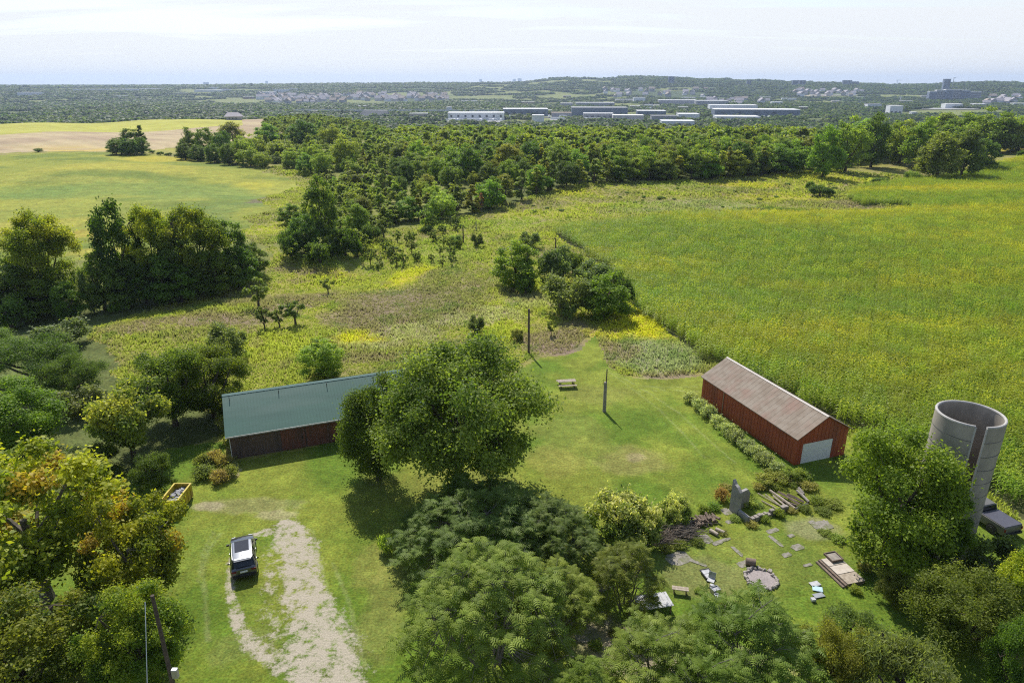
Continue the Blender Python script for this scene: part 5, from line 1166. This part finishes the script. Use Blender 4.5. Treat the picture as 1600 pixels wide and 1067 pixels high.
# timbers heaped beside the ruin
TIM = [((1203,766),(1242,794),.16,.28,'thick long pale timber at the back of the timber heap'),((1208,774),(1236,798),.13,.2,'thin pale timber crossing the heap beneath the thick one'),((1196,772),(1228,797),.09,.18,'slim pole lying left in the timber heap'),((1190,782),(1226,802),.08,.12,'lowest slim pole at the front of the timber heap'),
       ((1216,768),(1250,788),.18,.3,'wide brown timber in the middle of the heap'),((1230,772),(1256,784),.18,.3,'short brown timber right of the middle of the heap'),((1245,766),(1264,784),.16,.25,'short pale beam at the right end of the heap'),((1184,770),(1222,792),.07,.15,'bleached pole at the left side of the heap'),((1243,795),(1262,786),.16,.2,'short grey beam closing the heap at the right'),((1222,783),(1246,790),.14,.15,'broken brown plank low in the heap'),((1248,762),(1256,772),.2,.3,'split grey block on the right of the heap')]
for i, (p0, p1, w, z, lab) in enumerate(TIM):
    a = Ph(*p0, z); b = Ph(*p1, z*.6); d = b - a; B = MB(); L_ = d.length
    B.tube([(0,0,0),(L_*.5,.02,.02),(L_,0,0)], [w*.72,w*.75,w*.66], 4 if i % 3 else 7); o = B.build('timber_beam', M['wood_pale'] if i in (0,1,2,7,3) else M['wood_grey'] if i in (6,8,10) else M['wood_brown']); o.location = a
    o.rotation_euler = d.to_track_quat('X', 'Z').to_euler(); tag(o, lab, 'timber', 'timbers heaped beside the ruined wall')
# firewood
lg = MB(); lg.tube([(0,0,0),(.5,0,0)], [.085,.078], 7); lgm = lg.mesh('firewood_log', M['wood_brown'])
c0 = Ph(1075, 826, 0); c1 = Ph(1122, 815, 0); d = (c1-c0)
for i in range(64):
    t = random.random(); lay = random.choice([0,0,0,1,1,2]); p = c0 + d*t + Vector((-d.y, d.x, 0)).normalized()*random.uniform(-.35,.45)*(1-.2*lay); p.z = .09 + lay*.17
    o = link('firewood_log', lgm if i == 0 else lgm, None, p); o.rotation_euler = (0, random.uniform(-.2,.2), math.atan2(d.y, d.x) + PI/2 + random.uniform(-.5,.5)); s = random.uniform(.8,1.5); o.scale = (s*1.1, s, s)
    tag(o, 'short split log in the firewood heap between blooming bush and ruined wall', 'log', 'split logs of the firewood heap')
for i, (u, v, a, lab) in enumerate([(1109,832,-.9,'pale sawn log lying in front of the firewood heap, left of two'),(1118,829,-.7,'pale sawn log lying in front of the firewood heap, right of two')]):
    B = MB(); B.tube([(0,0,.16),(.75,0,.17)], [.17,.15], 10); o = B.build('sawn_log', M['wood_pale'], None, True); o.location = P(u, v); o.rotation_euler = (0, 0, a); tag(o, lab, 'log')
def brush():
    a = Ph(1022, 850, 0); b = Ph(1080, 830, 0); B = MB()
    for i in range(300):
        t = random.random(); p = a.lerp(b, t) + Vector((random.gauss(0,.45), random.gauss(0,.45), 0)); h = max(.05, 1.15 - .35*abs(t-.4)*2 - random.random()*.9); p.z = h*random.random()**.5
        q = random.uniform(-.5, .9); L_ = random.uniform(.5, 1.6); dr = Vector((math.cos(q), math.sin(q), random.uniform(-.25,.3)))*L_
        r = random.uniform(.012,.045); m_ = p + dr*.5 + Vector((random.gauss(0,.08), random.gauss(0,.08), random.gauss(0,.06))); B.tube([p - dr*.1, m_, p+dr], [r, r*.8, r*.4], 4, False)
    me = B.mesh('brush_heap', surf('dead_twigs', (.38,.31,.24), (.16,.12,.09), 4, .9)); tag(link('brush_heap', me), 'heap of dead brushwood and twigs left of the firewood', 'brush heap')
brush()
# fire pit
fc = P(1189, 905); rx, ry = 1.12, 1.12
def stone_mesh(seed):
    import bmesh
    bm = bmesh.new(); bmesh.ops.create_icosphere(bm, subdivisions=2, radius=.13); rg = random.Random(seed)
    ax = Vector((rg.random(), rg.random(), rg.random()))
    for v in bm.verts: v.co *= 1 + .22*math.sin(v.co.x*31+seed)*math.cos(v.co.y*27+seed*2) ; v.co.z *= .75
    me = bpy.data.meshes.new('stone'); bm.to_mesh(me); bm.free(); me.materials.append(M['pitstone']); return me
M['pitstone'] = surf('pale_stone', (.46,.41,.37), (.28,.25,.22), 4, .9, .01)
sm = [stone_mesh(i) for i in range(4)]
for i in range(46):
    a = i/46*2*PI + random.gauss(0,.03); r = 1.12 + random.gauss(0,.06); o = link('stone', sm[i % 4], None, (fc.x+r*math.cos(a), fc.y+r*math.sin(a)*1.02, .07+random.random()*.06)); o.rotation_euler = (random.random()*3, random.random()*3, random.random()*6); s = random.uniform(.7,1.3); o.scale = (s,s,s)
    tag(o, 'pale fieldstone in the ring of the fire pit', 'stone', 'stones ringing the fire pit')
B = MB(); n = 28; B.V = [Vector((math.cos(2*PI*k/n)*1.08*(1+.04*math.sin(5*k)), math.sin(2*PI*k/n)*1.08, .03)) for k in range(n)] + [Vector((0,0,.07))]; B.F = [(k,(k+1)%n,n) for k in range(n)] + [tuple(range(n))[::-1]]
o = B.build('ash_bed', M['ash']); o.location = (fc.x, fc.y, .01); tag(o, 'grey pink ash bed inside the stone ring', 'ash bed')
B = MB(); B.tube([(0,-.35,.3),(0,.35,.3)], [.3,.28], 12); o = B.build('log_seat', M['wood_brown'], None, True); o.location = P(1172, 884); o.rotation_euler = (0,0,1.3); tag(o, 'thick log block lying behind the fire pit', 'log')
# platform of pallets
a = Ph(1278, 878, 0); b = Ph(1320, 918, 0); ax = (b-a); L_ = ax.length; rz = math.atan2(ax.y, ax.x)
e = empty('wooden_platform', a, rz, 'low wooden platform of old boards and pale panels on the grass', 'platform')
B = MB(); B.box(0, L_, 0, .18, .02, .22); B.box(0, L_, 1.5, 1.66, .02, .22); B.box(0, .1, .181, 1.499, .02, .2); B.box(L_-.1, L_, .181, 1.499, .02, .2); B.build('frame', M['wood_brown'], e)
for x0, x1, m in ((.03, L_*.30, 'plank_door'), (L_*.32, L_*.62, 'plank_door'), (L_*.64, L_-.02, 'wood_pale')):
    B = MB(); B.box(x0, x1, .24, 1.72, .225, .26); B.box(x0, x1, .21, .24, .225, .275); B.build('panel', M[m], e)
B = MB(); B.box(0, L_, -.22, -.04, .0, .12); B.build('edge_board', M['wood_brown'], e)
e2 = empty('planter_box', Ph(1302, 871, .28), rz, 'small wooden box with dry litter on the platform end', 'box')
B = MB(); B.box(-.5,.5,-.5,-.44,0,.18); B.box(-.5,.5,.44,.5,0,.18); B.box(-.5,-.44,-.439,.439,0,.18); B.box(.44,.5,-.439,.439,0,.18); B.build('frame', M['wood_brown'], e2)
B = MB(); B.box(-.438,.438,-.438,.438,.0,.1); B.build('litter', M['stone'], e2)
# table with a pale sheet, bench
a = Ph(1021, 939, .7); a.z = 0
e = empty('sheet_table', a, .2, 'low table covered by a pale grey sheet under the small sumac', 'table')
B = MB(); n = 14
for i in range(n): B.box(-1.2 + i*2.4/n, -1.2+(i+1)*2.4/n - .003, -.7, .7, .70 + .018*(i%2), .73 + .018*(i%2))
B.build('sheet_top', M['sheet'], e)
for x in (-1.05,1.05):
    for y in (-.55,.55): B = MB(); B.cbox((x,y,.34), (.09,.09,.70)); B.build('leg', M['wood_brown'], e)
def bench(u, v, rz, label):
    e = empty('bench', P(u, v), rz, label, 'bench'); B = MB(); B.cbox((0,-.1,.44), (1.15,.19,.05)); B.cbox((0,.11,.44), (1.15,.19,.05)); B.build('seat', M['wood_pale'], e)
    for s in (-.42,.42): B = MB(); B.cbox((s,0,.205), (.06,.36,.41)); B.build('leg', M['wood_brown'], e)
bench(1062, 928, 1.0+PI*.62, 'short wooden bench beside the sheet covered table')
# junk row
def thing1(name, mat, u, v, rz, dims, label, cat, z=0):
    B = MB(); B.cbox((0,0,dims[2]/2+z), dims); o = B.build(name, M[mat], None, bevel=.02); o.location = P(u, v); o.rotation_euler = (0,0,rz); return tag(o, label, cat)
e = empty('window_frame', P(1105, 900), .25, 'white pane in a dark frame leaning flat in the junk row', 'window frame')
B = MB(); B.cbox((0,.48,.2), (.75,.07,.08)); B.cbox((0,-.48,.2), (.75,.07,.08)); B.cbox((-.35,0,.2), (.07,.88,.08)); B.cbox((.35,0,.2), (.07,.88,.08)); B.build('frame', M['dark_metal'], e)
B = MB(); B.cbox((0,.22,.2), (.62,.40,.03)); B.cbox((0,-.22,.2), (.62,.40,.03)); B.build('pane', M['sheet'], e)
e = empty('garden_chair', P(1110, 914), -.5, 'toppled grey garden chair in the middle of the junk row', 'chair')
B = MB(); B.cbox((0,0,.42), (.5,.5,.04)); B.build('seat', M['sheet'], e)
B = MB(); B.cbox((0,.27,.66), (.5,.04,.45), 0, -.3); B.build('backrest', M['metal_grey'], e)
for x in (-.22,.22):
    for y in (-.22,.22): B = MB(); B.tube([(x,y,0),(x,y,.41)], .02, 5); B.build('leg', M['dark_metal'], e)
def crate(u, v, rz, s, label):
    e = empty('crate', P(u, v), rz, label, 'crate'); B = MB(); a_, b_, h = s
    B.box(-a_/2,a_/2,-b_/2,-b_/2+.03,0,h); B.box(-a_/2,a_/2,b_/2-.03,b_/2,0,h); B.box(-a_/2,-a_/2+.03,-b_/2+.031,b_/2-.031,0,h); B.box(a_/2-.03,a_/2,-b_/2+.031,b_/2-.031,0,h); B.build('sides', M['metal_grey'], e)
    B = MB(); B.box(-a_/2+.031,a_/2-.031,-b_/2+.031,b_/2-.031,.01,h*.8); B.build('contents', M['rubble'], e)
crate(1117, 926, .4, (.6,.45,.35), 'grey crate below the toppled chair in the junk row'); crate(1122, 935, .2, (.5,.4,.3), 'grey crate at the lower end of the junk row')
thing1('plastic_jug','sheet',1112,920,.2,(.3,.25,.35),'white jug between chair and crate in the junk row','jug')
# scattered panels
for u, v, rz, d, m, lab in [(1273,914,.3,(.75,.5,.04),'sheet','white slatted panel at the top of the scattered panels'),(1277,922,-.3,(.7,.55,.04),'blue','light blue panel lying in the grass'),(1279,932,.25,(.8,.45,.04),'metal_grey','grey panel below the light blue one'),(1270,940,.1,(.3,.3,.2),'sheet','white bucket lid below the scattered panels')]:
    thing1('loose_panel', m, u, v, rz, d, lab, 'panel', .05)
# concrete slabs flush in the grass
SL = [((1060,872),1.9,1.5,.35),((1103,842),.9,1.2,.3),((1135,800),.8,1.0,.25),((1140,816),.7,.5,.25),((1121,849),.9,.45,.35),((1128,845),1.6,.35,.3),((1152,862),.35,1.3,.3),((1162,882),1.1,.7,.3),((1207,830),1.3,.5,.3),((1212,846),.35,1.6,.3),((1246,856),1.1,.7,.3),((1229,868),.8,.5,.3),((1236,838),.6,.4,.3),((1285,822),1.8,1.3,.3),((1268,816),.6,.4,.3),((942,918),1.2,.9,.3),((945,965),.8,1.3,.3),((915,990),1.6,1.4,.3),((1090,880),.3,1.6,.9),((1262,884),.8,.3,.2)]
LAB = ['large grey slab left of the grass square','slab in front of the firewood heap','slab beside the ruined wall end','small square slab below the ruined wall','short strip slab under the firewood','long strip slab right of the firewood','narrow strip slab behind the log block','worn slab behind the fire pit','patchy slab below the timber heap','narrow slab strip below the timber heap','dark slab in the grass left of the big bushy tree','small slab below the dark slab','small slab above the dark slab','broad broken slab under the big bushy tree','small slab left of the broken slab','round worn slab left of the small umbrella sumac','worn slab below the small umbrella sumac','broad worn slab between sumacs at the bottom','narrow strip running to the junk row','small strip slab left of the platform']
for ((u, v), w, d_, rz), lab in zip(SL, LAB):
    n = 22; B = MB(); pts = []
    for k in range(n):
        q = 2*PI*k/n; x = math.copysign(min(1, abs(math.cos(q))**.45), math.cos(q))*w/2; y = math.copysign(min(1, abs(math.sin(q))**.45), math.sin(q))*d_/2; f = random.uniform(.82,1.06); pts.append((x*f, y*f))
    B.prism(pts, -.05, .018 + .004*(SL.index(((u, v), w, d_, rz)) % 7), lambda p, t: (p[0], p[1], t)); o = B.build('concrete_slab', M['slab']); o.location = P(u, v); o.rotation_euler = (0, 0, rz + .1); tag(o, lab + ' in the yard', 'slab')

# ------------------------------------------------------------------ the town beyond the wood
def block(name, u0, u1, vt, vb, label, wall, roof, dep=60, win=None, cat='warehouse', doors=0, rz=0.0, win_mat='dark_win'):
    a = P(u0, vb); b = P(u1, vb); y = (a.y + b.y)/2; uc = (u0+u1)/2; c = P(uc, vb)
    W = (u1-u0) * depth(c)/FPX; H_ = max(4, height_to(c, vt)); 
    e = empty(name, c, rz - math.atan2(c.x, c.y)*.5, label, cat)
    B = MB(); B.box(-W/2, W/2, 0, dep, -3, H_); B.build('wall', M[wall], e)
    B = MB(); B.box(-W/2-.4, W/2+.4, -.4, dep+.4, H_, H_+.8); B.build('roof', M[roof], e)
    if win:
        n, z0, z1, ww = win
        for i in range(n):
            x = -W/2 + W*(i+.5)/n; B = MB(); B.box(x-ww/2, x+ww/2, -.15, -.01, H_*z0, H_*z1); B.build('window', M[win_mat], e)
    for i in range(doors):
        x = -W/2 + W*(i+.5)/doors; B = MB(); B.box(x-2.2, x+2.2, -.2, -.01, 0, min(5, H_*.6)); B.build('loading_door', M['white'], e)
    return e
for nm, c1, c2 in [('bw','(.62,.63,.66)',''),]: pass
M['b_white'] = surf('white_cladding', (.72,.73,.75), (.62,.63,.66), .1, .6); M['b_blue'] = surf('blue_grey_cladding', (.17,.20,.27), (.15,.18,.24), .1, .6); M['b_grey'] = surf('grey_cladding', (.33,.33,.35), (.28,.28,.30), .1, .6)
M['b_roof'] = surf('pale_flat_roof', (.74,.74,.74), (.62,.62,.62), .05, .8); M['b_brown'] = surf('brown_roof', (.33,.27,.22), (.28,.23,.19), .1, .8); M['b_dark'] = surf('dark_flat_roof', (.22,.22,.24), (.18,.18,.2), .05, .8)
M['dark_win'] = surf('dark_windows', (.06,.07,.09), (.05,.06,.08), .3, .3); M['pink_grey'] = surf('pinkish_siding', (.58,.54,.54), (.48,.45,.45), .1, .8); M['shingle'] = surf('grey_shingles', (.36,.33,.35), (.28,.26,.28), .1, .8)
BL = [('warehouse',700,788,177,189,'long white warehouse with square windows, leftmost of the works','b_white','b_roof',50,(8,.45,.75,4),0),('warehouse',698,706,168,178,'small white tower block at the left of the works','b_white','b_roof',15,None,0),
 ('warehouse',786,856,171,182,'blue grey and white factory right of the long white warehouse','b_blue','b_roof',60,(6,.3,.6,6),0),('warehouse',832,850,181,192,'small pale blue hall before the works','b_white','b_roof',30,None,1),('warehouse',862,893,177,184,'low brown roofed hall between the works','b_grey','b_brown',40,None,0),
 ('warehouse',893,980,169,182,'dark blue grey warehouse, largest in the middle','b_blue','b_grey',60,None,0),('warehouse',912,958,178,187,'pale roofed low hall before the dark warehouse','b_grey','b_roof',30,(5,.3,.6,5),0),('warehouse',958,1005,181,190,'brownish hall with a pale roof edge','pink_grey','b_roof',40,None,3),
 ('warehouse',996,1040,174,183,'blue grey hall right of the large dark warehouse','b_blue','b_roof',50,(4,.3,.5,8),0),('warehouse',1018,1056,182,192,'grey hall among the trees at the wood edge','b_grey','b_dark',40,None,0),('warehouse',1034,1084,190,200,'white hall just above the wood, nearest of all','b_white','b_roof',40,None,0),
 ('warehouse',876,895,162,167,'small pale hall behind the works at the left','b_grey','b_roof',40,None,0),('warehouse',900,960,161,168,'row of low grey halls behind the dark warehouse','b_grey','b_roof',50,None,0),('warehouse',962,990,156,160,'small reddish hall far behind the works','pink_grey','b_roof',40,None,0),('warehouse',990,1008,153,161,'tall white hall far behind the works','b_white','b_roof',40,None,0),
 ('warehouse',1030,1088,157,163,'pale hall behind the right works','b_grey','b_roof',60,None,0),('warehouse',1066,1087,153,157,'far dark low building with a white roof','b_dark','b_roof',40,None,0),('warehouse',1088,1137,158,166,'wide lilac grey hall right of centre','b_grey','b_roof',60,None,0),('warehouse',1110,1182,165,173,'long pale warehouse above the blue striped one','b_white','b_roof',60,None,4),
 ('warehouse',1118,1246,172,184,'very long blue grey warehouse with a white roof edge','b_blue','b_roof',70,(5,.5,.7,10),0),('warehouse',1120,1186,183,190,'bright white roofed hall before the very long one','b_white','b_white',60,(4,.4,.6,4),0),('warehouse',1060,1092,179,188,'pale blue hall left of the very long warehouse','b_white','b_roof',50,None,0),
 ('warehouse',1206,1222,160,165,'tiny white hall by the dark tree clump','b_white','b_white',30,None,0),('warehouse',1356,1376,163,170,'white hall glimpsed between wood treetops','b_white','b_dark',40,(4,.3,.6,5),0),('warehouse',1390,1408,166,180,'white two storey block seen between the treetops','b_white','b_roof',40,(3,.2,.4,5),0),('warehouse',1424,1432,176,182,'small white wall seen through the treetops','b_white','b_roof',20,None,0),
 ('warehouse',1478,1502,163,170,'white hall behind the wood at the right','b_white','b_roof',40,None,0),('warehouse',1522,1540,163,168,'small grey hall behind the wood at the right','b_grey','b_roof',40,None,0),('warehouse',1585,1605,162,166,'white hall at the far right edge','b_white','b_roof',40,None,0),
 ('warehouse',305,345,141,144,'white hall far off at the left horizon','b_white','b_white',90,None,0),('warehouse',325,338,137,140,'small white hall behind the far left one','b_white','b_white',60,None,0),('warehouse',222,246,139,142,'white roof far off above the stubble field','b_white','b_white',90,None,0),('warehouse',345,358,140,143,'tiny white hall right of the far left halls','b_white','b_white',60,None,0),
 ('warehouse',120,212,140,143,'very long white hall far off at the left','b_white','b_white',90,None,0),('warehouse',30,60,145,151,'white building in the distance at the far left','b_white','b_roof',60,None,0),('warehouse',410,430,144,150,'white school like block above the houses','b_white','b_roof',50,(5,.3,.6,6),0),('warehouse',428,450,140,145,'white stepped block behind the school like one','b_white','b_roof',50,None,0),('warehouse',452,464,139,143,'small bright block right of the stepped one','b_white','b_roof',40,None,0)]
for nm, u0, u1, vt, vb, lab, wl, rf, dep, win, dr in BL: block(nm, u0, u1, vt, vb, lab, wl, rf, dep, win, 'warehouse', dr)
# towers on the ridge
for u0, u1, vt, vb, lab in [(1044,1053,120,131,'apartment tower on the wooded ridge right of centre'),(1167,1173,126,134,'small tower on the right ridge'),(1238,1247,126,134,'left one of two towers standing close on the right ridge'),(1249,1258,126,134,'right one of two towers standing close on the right ridge'),(1317,1330,126,134,'wide apartment slab on the right horizon'),(1330,1341,128,134,'lower slab touching the wide apartment slab'),(1473,1482,124,142,'tallest dark tower on the right horizon'),
                            (749,753,124,129,'tiny tower on the centre horizon'),(801,806,124,129,'left tiny tower of a pair at the centre horizon'),(809,815,123,129,'right tiny tower of a pair at the centre horizon'),(415,419,127,132,'tiny tower on the left horizon'),(318,326,129,133,'wide tiny block on the left horizon')]:
    block('apartment_tower', u0, u1, vt, vb, lab, 'b_blue', 'b_dark', 25, (2,.3,.9,5), 'tower')
# apartment complex
c = P(1491, 157); e = empty('apartment_complex', c, -.3, 'stepped grey apartment complex before the tall dark tower', 'apartments'); sc = depth(c)/FPX
for i, (x0, x1, t) in enumerate([(-36,-26,13),(-26,-14,15),(-14,-4,16),(-4,8,16),(8,20,15),(20,36,13)]):
    B = MB(); B.box(x0*sc, x1*sc-.5, (i%2)*6, 40, -3, t*sc*.95); w = B.build('wall', M['b_grey'] if i%2 else M['b_blue'], e)
    B = MB(); B.box(x0*sc-.3, x1*sc-.7, (i%2)*6-.3, 40.3, t*sc*.95, t*sc*.95+1.5); B.build('roof', M['b_roof'], e)
    for z in range(4): B = MB(); B.box(x0*sc+4, x1*sc-4, (i%2)*6-.3, (i%2)*6-.02, t*sc*(.12+.2*z), t*sc*(.2+.2*z)); B.build('window', M['dark_win'], e)
# farmhouse at the stubble field
c = P(364, 188); e = empty('farmhouse', c, .2, 'grey hip roofed house between trees behind the stubble field', 'house'); s_ = depth(c)/FPX
B = MB(); B.box(-10*s_,10*s_,0,14,-1,3.4); B.build('wall', M['b_grey'], e)
B = MB(); B.add([(-13*s_,-1,3.4),(13*s_,-1,3.4),(13*s_,15,3.4),(-13*s_,15,3.4),(-8*s_,7,7.4),(7*s_,7,7.4)], [(0,1,5,4),(1,2,5),(2,3,4,5),(3,0,4),(3,2,1,0)]); B.build('roof', M['shingle'], e)
for x in (-6,-1,4): B = MB(); B.box(x*s_,(x+2)*s_,-.1,-.01,1,2.3); B.build('window', M['dark_win'], e)
# house estates
hm = []
for wl, rf in (('pink_grey','shingle'),('b_white','shingle'),('b_grey','b_brown')):
    B = MB(); B.box(-6,6,-5,5,-2,6); B.F = B.F
    me = bpy.data.meshes.new('house'); vs = [tuple(v) for v in B.V]; fs = [list(f) for f in B.F]; k = len(vs)
    vs += [(-6.6,-5.6,5.8),(6.6,-5.6,5.8),(6.6,5.6,5.8),(-6.6,5.6,5.8),(-6.6,0,10),(6.6,0,10)]; rfz = [[k,k+1,k+5,k+4],[k+2,k+3,k+4,k+5],[k+1,k+2,k+5],[k+3,k,k+4],[k+3,k+2,k+1,k]]
    me.from_pydata(vs, [], fs+rfz); me.materials.append(M[wl]); me.materials.append(M[rf])
    for i in range(len(fs), len(fs)+5): me.polygons[i].material_index = 1
    hm.append(me)
def estate(n, u0, u1, v0, v1, where, grp):
    for i in range(n):
        u = random.uniform(u0, u1); v = random.uniform(v0, v1); p = P(u, v); 
        if p.y > 6500: continue
        o = link('house', random.choice(hm), None, p); o.rotation_euler = (0,0,random.choice([0,PI/2])+random.uniform(-.4,.4)); s = random.uniform(1.3,2.1); o.scale = (s,s,s); tag(o, 'small pale gabled house in ' + where, 'house', grp)
estate(85, 405, 540, 150, 163, 'the dense estate at the left beyond the wood', 'houses of the left estate')
estate(95, 540, 700, 149, 159, 'the dense estate in the centre beyond the wood', 'houses of the centre estate')
estate(26, 945, 1110, 141, 153, 'the scattered estate on the centre ridge', 'houses on the centre ridge')
estate(26, 1235, 1345, 143, 152, 'the new estate on the right slope', 'houses of the right estate')
estate(14, 1535, 1620, 152, 166, 'the wooded suburb at the right edge', 'houses at the right edge')
estate(16, 1090, 1200, 158, 166, 'the works area right of centre', 'small buildings at the works')
# car parks, roads and parked trailers between the works
M['asphalt'] = surf('pale_asphalt', (.34,.34,.33), (.27,.27,.26), .05, .9)
for u0, u1, v0, v1 in [(700,785,189.5,192),(860,960,187.5,189.5),(960,1010,191,193),(1085,1180,190,192.5),(1010,1060,170,172),(1190,1250,185,186.5),(1040,1100,168,169.2),(1265,1345,149,150),(780,880,184,185),(1100,1160,175.5,176.5),(1440,1530,170,172)]:
    vs = [P(u0,v1), P(u1,v1), P(u1,v0), P(u0,v0)]; n = 12; B = MB(); rows = []
    for j in range(5):
        for i in range(n+1):
            q = vs[0].lerp(vs[1], i/n).lerp(vs[3].lerp(vs[2], i/n), j/4); q.z = float(th(q.x, q.y)) + 1.2; B.V.append(q)
    for j in range(4):
        for i in range(n): k = j*(n+1)+i; B.F.append([k,k+1,k+n+2,k+n+1])
    tag(link('car_park', B.mesh('car_park', M['asphalt'])), kind='structure')
B = MB(); B.box(-7,7,-1.5,1.5,1.2,4.4); B.box(7.3,9.6,-1.4,1.4,.6,3.4); tm_ = B.mesh('parked_trailer', M['b_white'])
for i in range(46):
    u0, u1, v = random.choice([(702,784,190.5),(702,784,191),(862,958,188.5),(962,1010,192),(1088,1178,191.2),(1012,1058,171),(1192,1248,186),(785,880,184.6)])
    p = P(random.uniform(u0,u1), v); p.z += 1.3; o = link('parked_trailer', tm_, None, p); o.rotation_euler = (0,0,random.uniform(-.3,.3) + random.choice([0,PI/2])); tag(o, 'tiny white trailer parked between the warehouses', 'trailer', 'trailers parked at the works')
M['b_tan'] = surf('tan_wall', (.40,.36,.30), (.33,.30,.26), .1, .8)
M['b_red'] = surf('brick_wall', (.26,.17,.14), (.22,.15,.12), .1, .8)
for i, (u0, u1, vt, vb) in enumerate([(640,668,178,183),(720,745,158,161),(815,835,160,163),(845,862,173,178),(1008,1020,164,168),(1060,1075,168,172),(1188,1204,152,155),(1222,1244,154,157),(1250,1262,168,173),(1300,1312,158,162),(1340,1352,152,155),(985,1000,166,170),(1140,1160,160,163),(1095,1112,152,155),(560,575,166,169),(600,618,162,165),(500,515,166,169),(1408,1425,158,161),(1440,1452,150,153),(1560,1575,158,161),(880,892,150,153),(270,292,146,149),(180,200,150,153),(380,396,152,155)]):
    block('low_block', u0, u1, vt, vb, 'small %s building standing alone among trees of the valley' % ['tan','white','brick'][i % 3], ['b_tan','b_white','b_red'][i % 3], 'b_roof', 22, (3,.3,.6,2.5), 'building')['group'] = 'small buildings of the valley'
# road on an embankment and bridge deck
a = P(562, 183); b = P(608, 183); s_ = depth(a)/FPX
B = MB(); B.prism([(-6*s_,-2),(44*s_,-2),(42*s_,9*s_),(4*s_,9.5*s_)], 0, 30, lambda p, t: (p[0], t*(1-.6*max(0,p[1])/(10*s_))+max(0,p[1])*1.2, p[1])); o = B.build('embankment', surf('dry_gravel_bank', (.33,.31,.29), (.26,.25,.23), .1, .95)); o.location = a; tag(o, 'grey gravel embankment below the elevated road', 'embankment')
e = empty('elevated_road', P(610, 178), -.02, 'long elevated road with a pale barrier crossing behind the wood', 'bridge'); s_ = depth(P(610,178))/FPX
B = MB(); B.box(-150*s_, 170*s_, 0, 12, 4*s_, 5*s_); B.build('deck', M['b_grey'], e)
B = MB(); B.box(-150*s_, 170*s_, -.5, -.01, 4.2*s_, 6.0*s_); B.build('barrier', M['b_roof'], e)
for i in range(-14, 17): B = MB(); B.box(i*10*s_-1, i*10*s_+1, 3, 9, -4, 4*s_); B.build('pier', M['b_grey'], e)
# cranes and mast
def crane(u, v, vt, arm, lab):
    p = P(u, v); h = height_to(p, vt); s = depth(p)/FPX; e = empty('tower_crane', p, 0, lab, 'crane'); B = MB(); B.box(-.25*s,.25*s,-.25*s,.25*s,0,h); B.build('mast', M['b_grey'], e); B = MB(); B.box(-arm*.3*s, arm*s, -.2*s, .2*s, h, h+.5*s); B.build('jib', M['b_grey'], e)
crane(1401, 134, 126, 8, 'thin tower crane on the right horizon left of the tallest tower'); crane(1487, 140, 122, 3, 'thin tower crane beside the tallest tower')
B = MB(); p = P(1406, 160); s_ = depth(p)/FPX; B.box(-.5*s_,.5*s_,-1,1,0,8*s_); B.box(-2.5*s_,2.5*s_,-1,1,6.8*s_,7.8*s_); o = B.build('sign_mast', M['b_white']); o.location = p; tag(o, 'white mast with a crossbar above the treetops', 'mast')
# ------------------------------------------------------------------ air
hm_, ht_ = newmat('haze_air'); out = N(ht_, 'ShaderNodeOutputMaterial'); pv = N(ht_, 'ShaderNodeVolumePrincipled'); pv.inputs['Color'].default_value = (.60,.75,1,1); pv.inputs['Density'].default_value = HAZE; pv.inputs['Anisotropy'].default_value = .3
ht_.links.new(pv.outputs[0], out.inputs['Volume'])
B = MB(); B.box(-17000, 17000, -17000, 17000, -60, 190); o = B.build('haze', hm_); tag(o, kind='stuff')
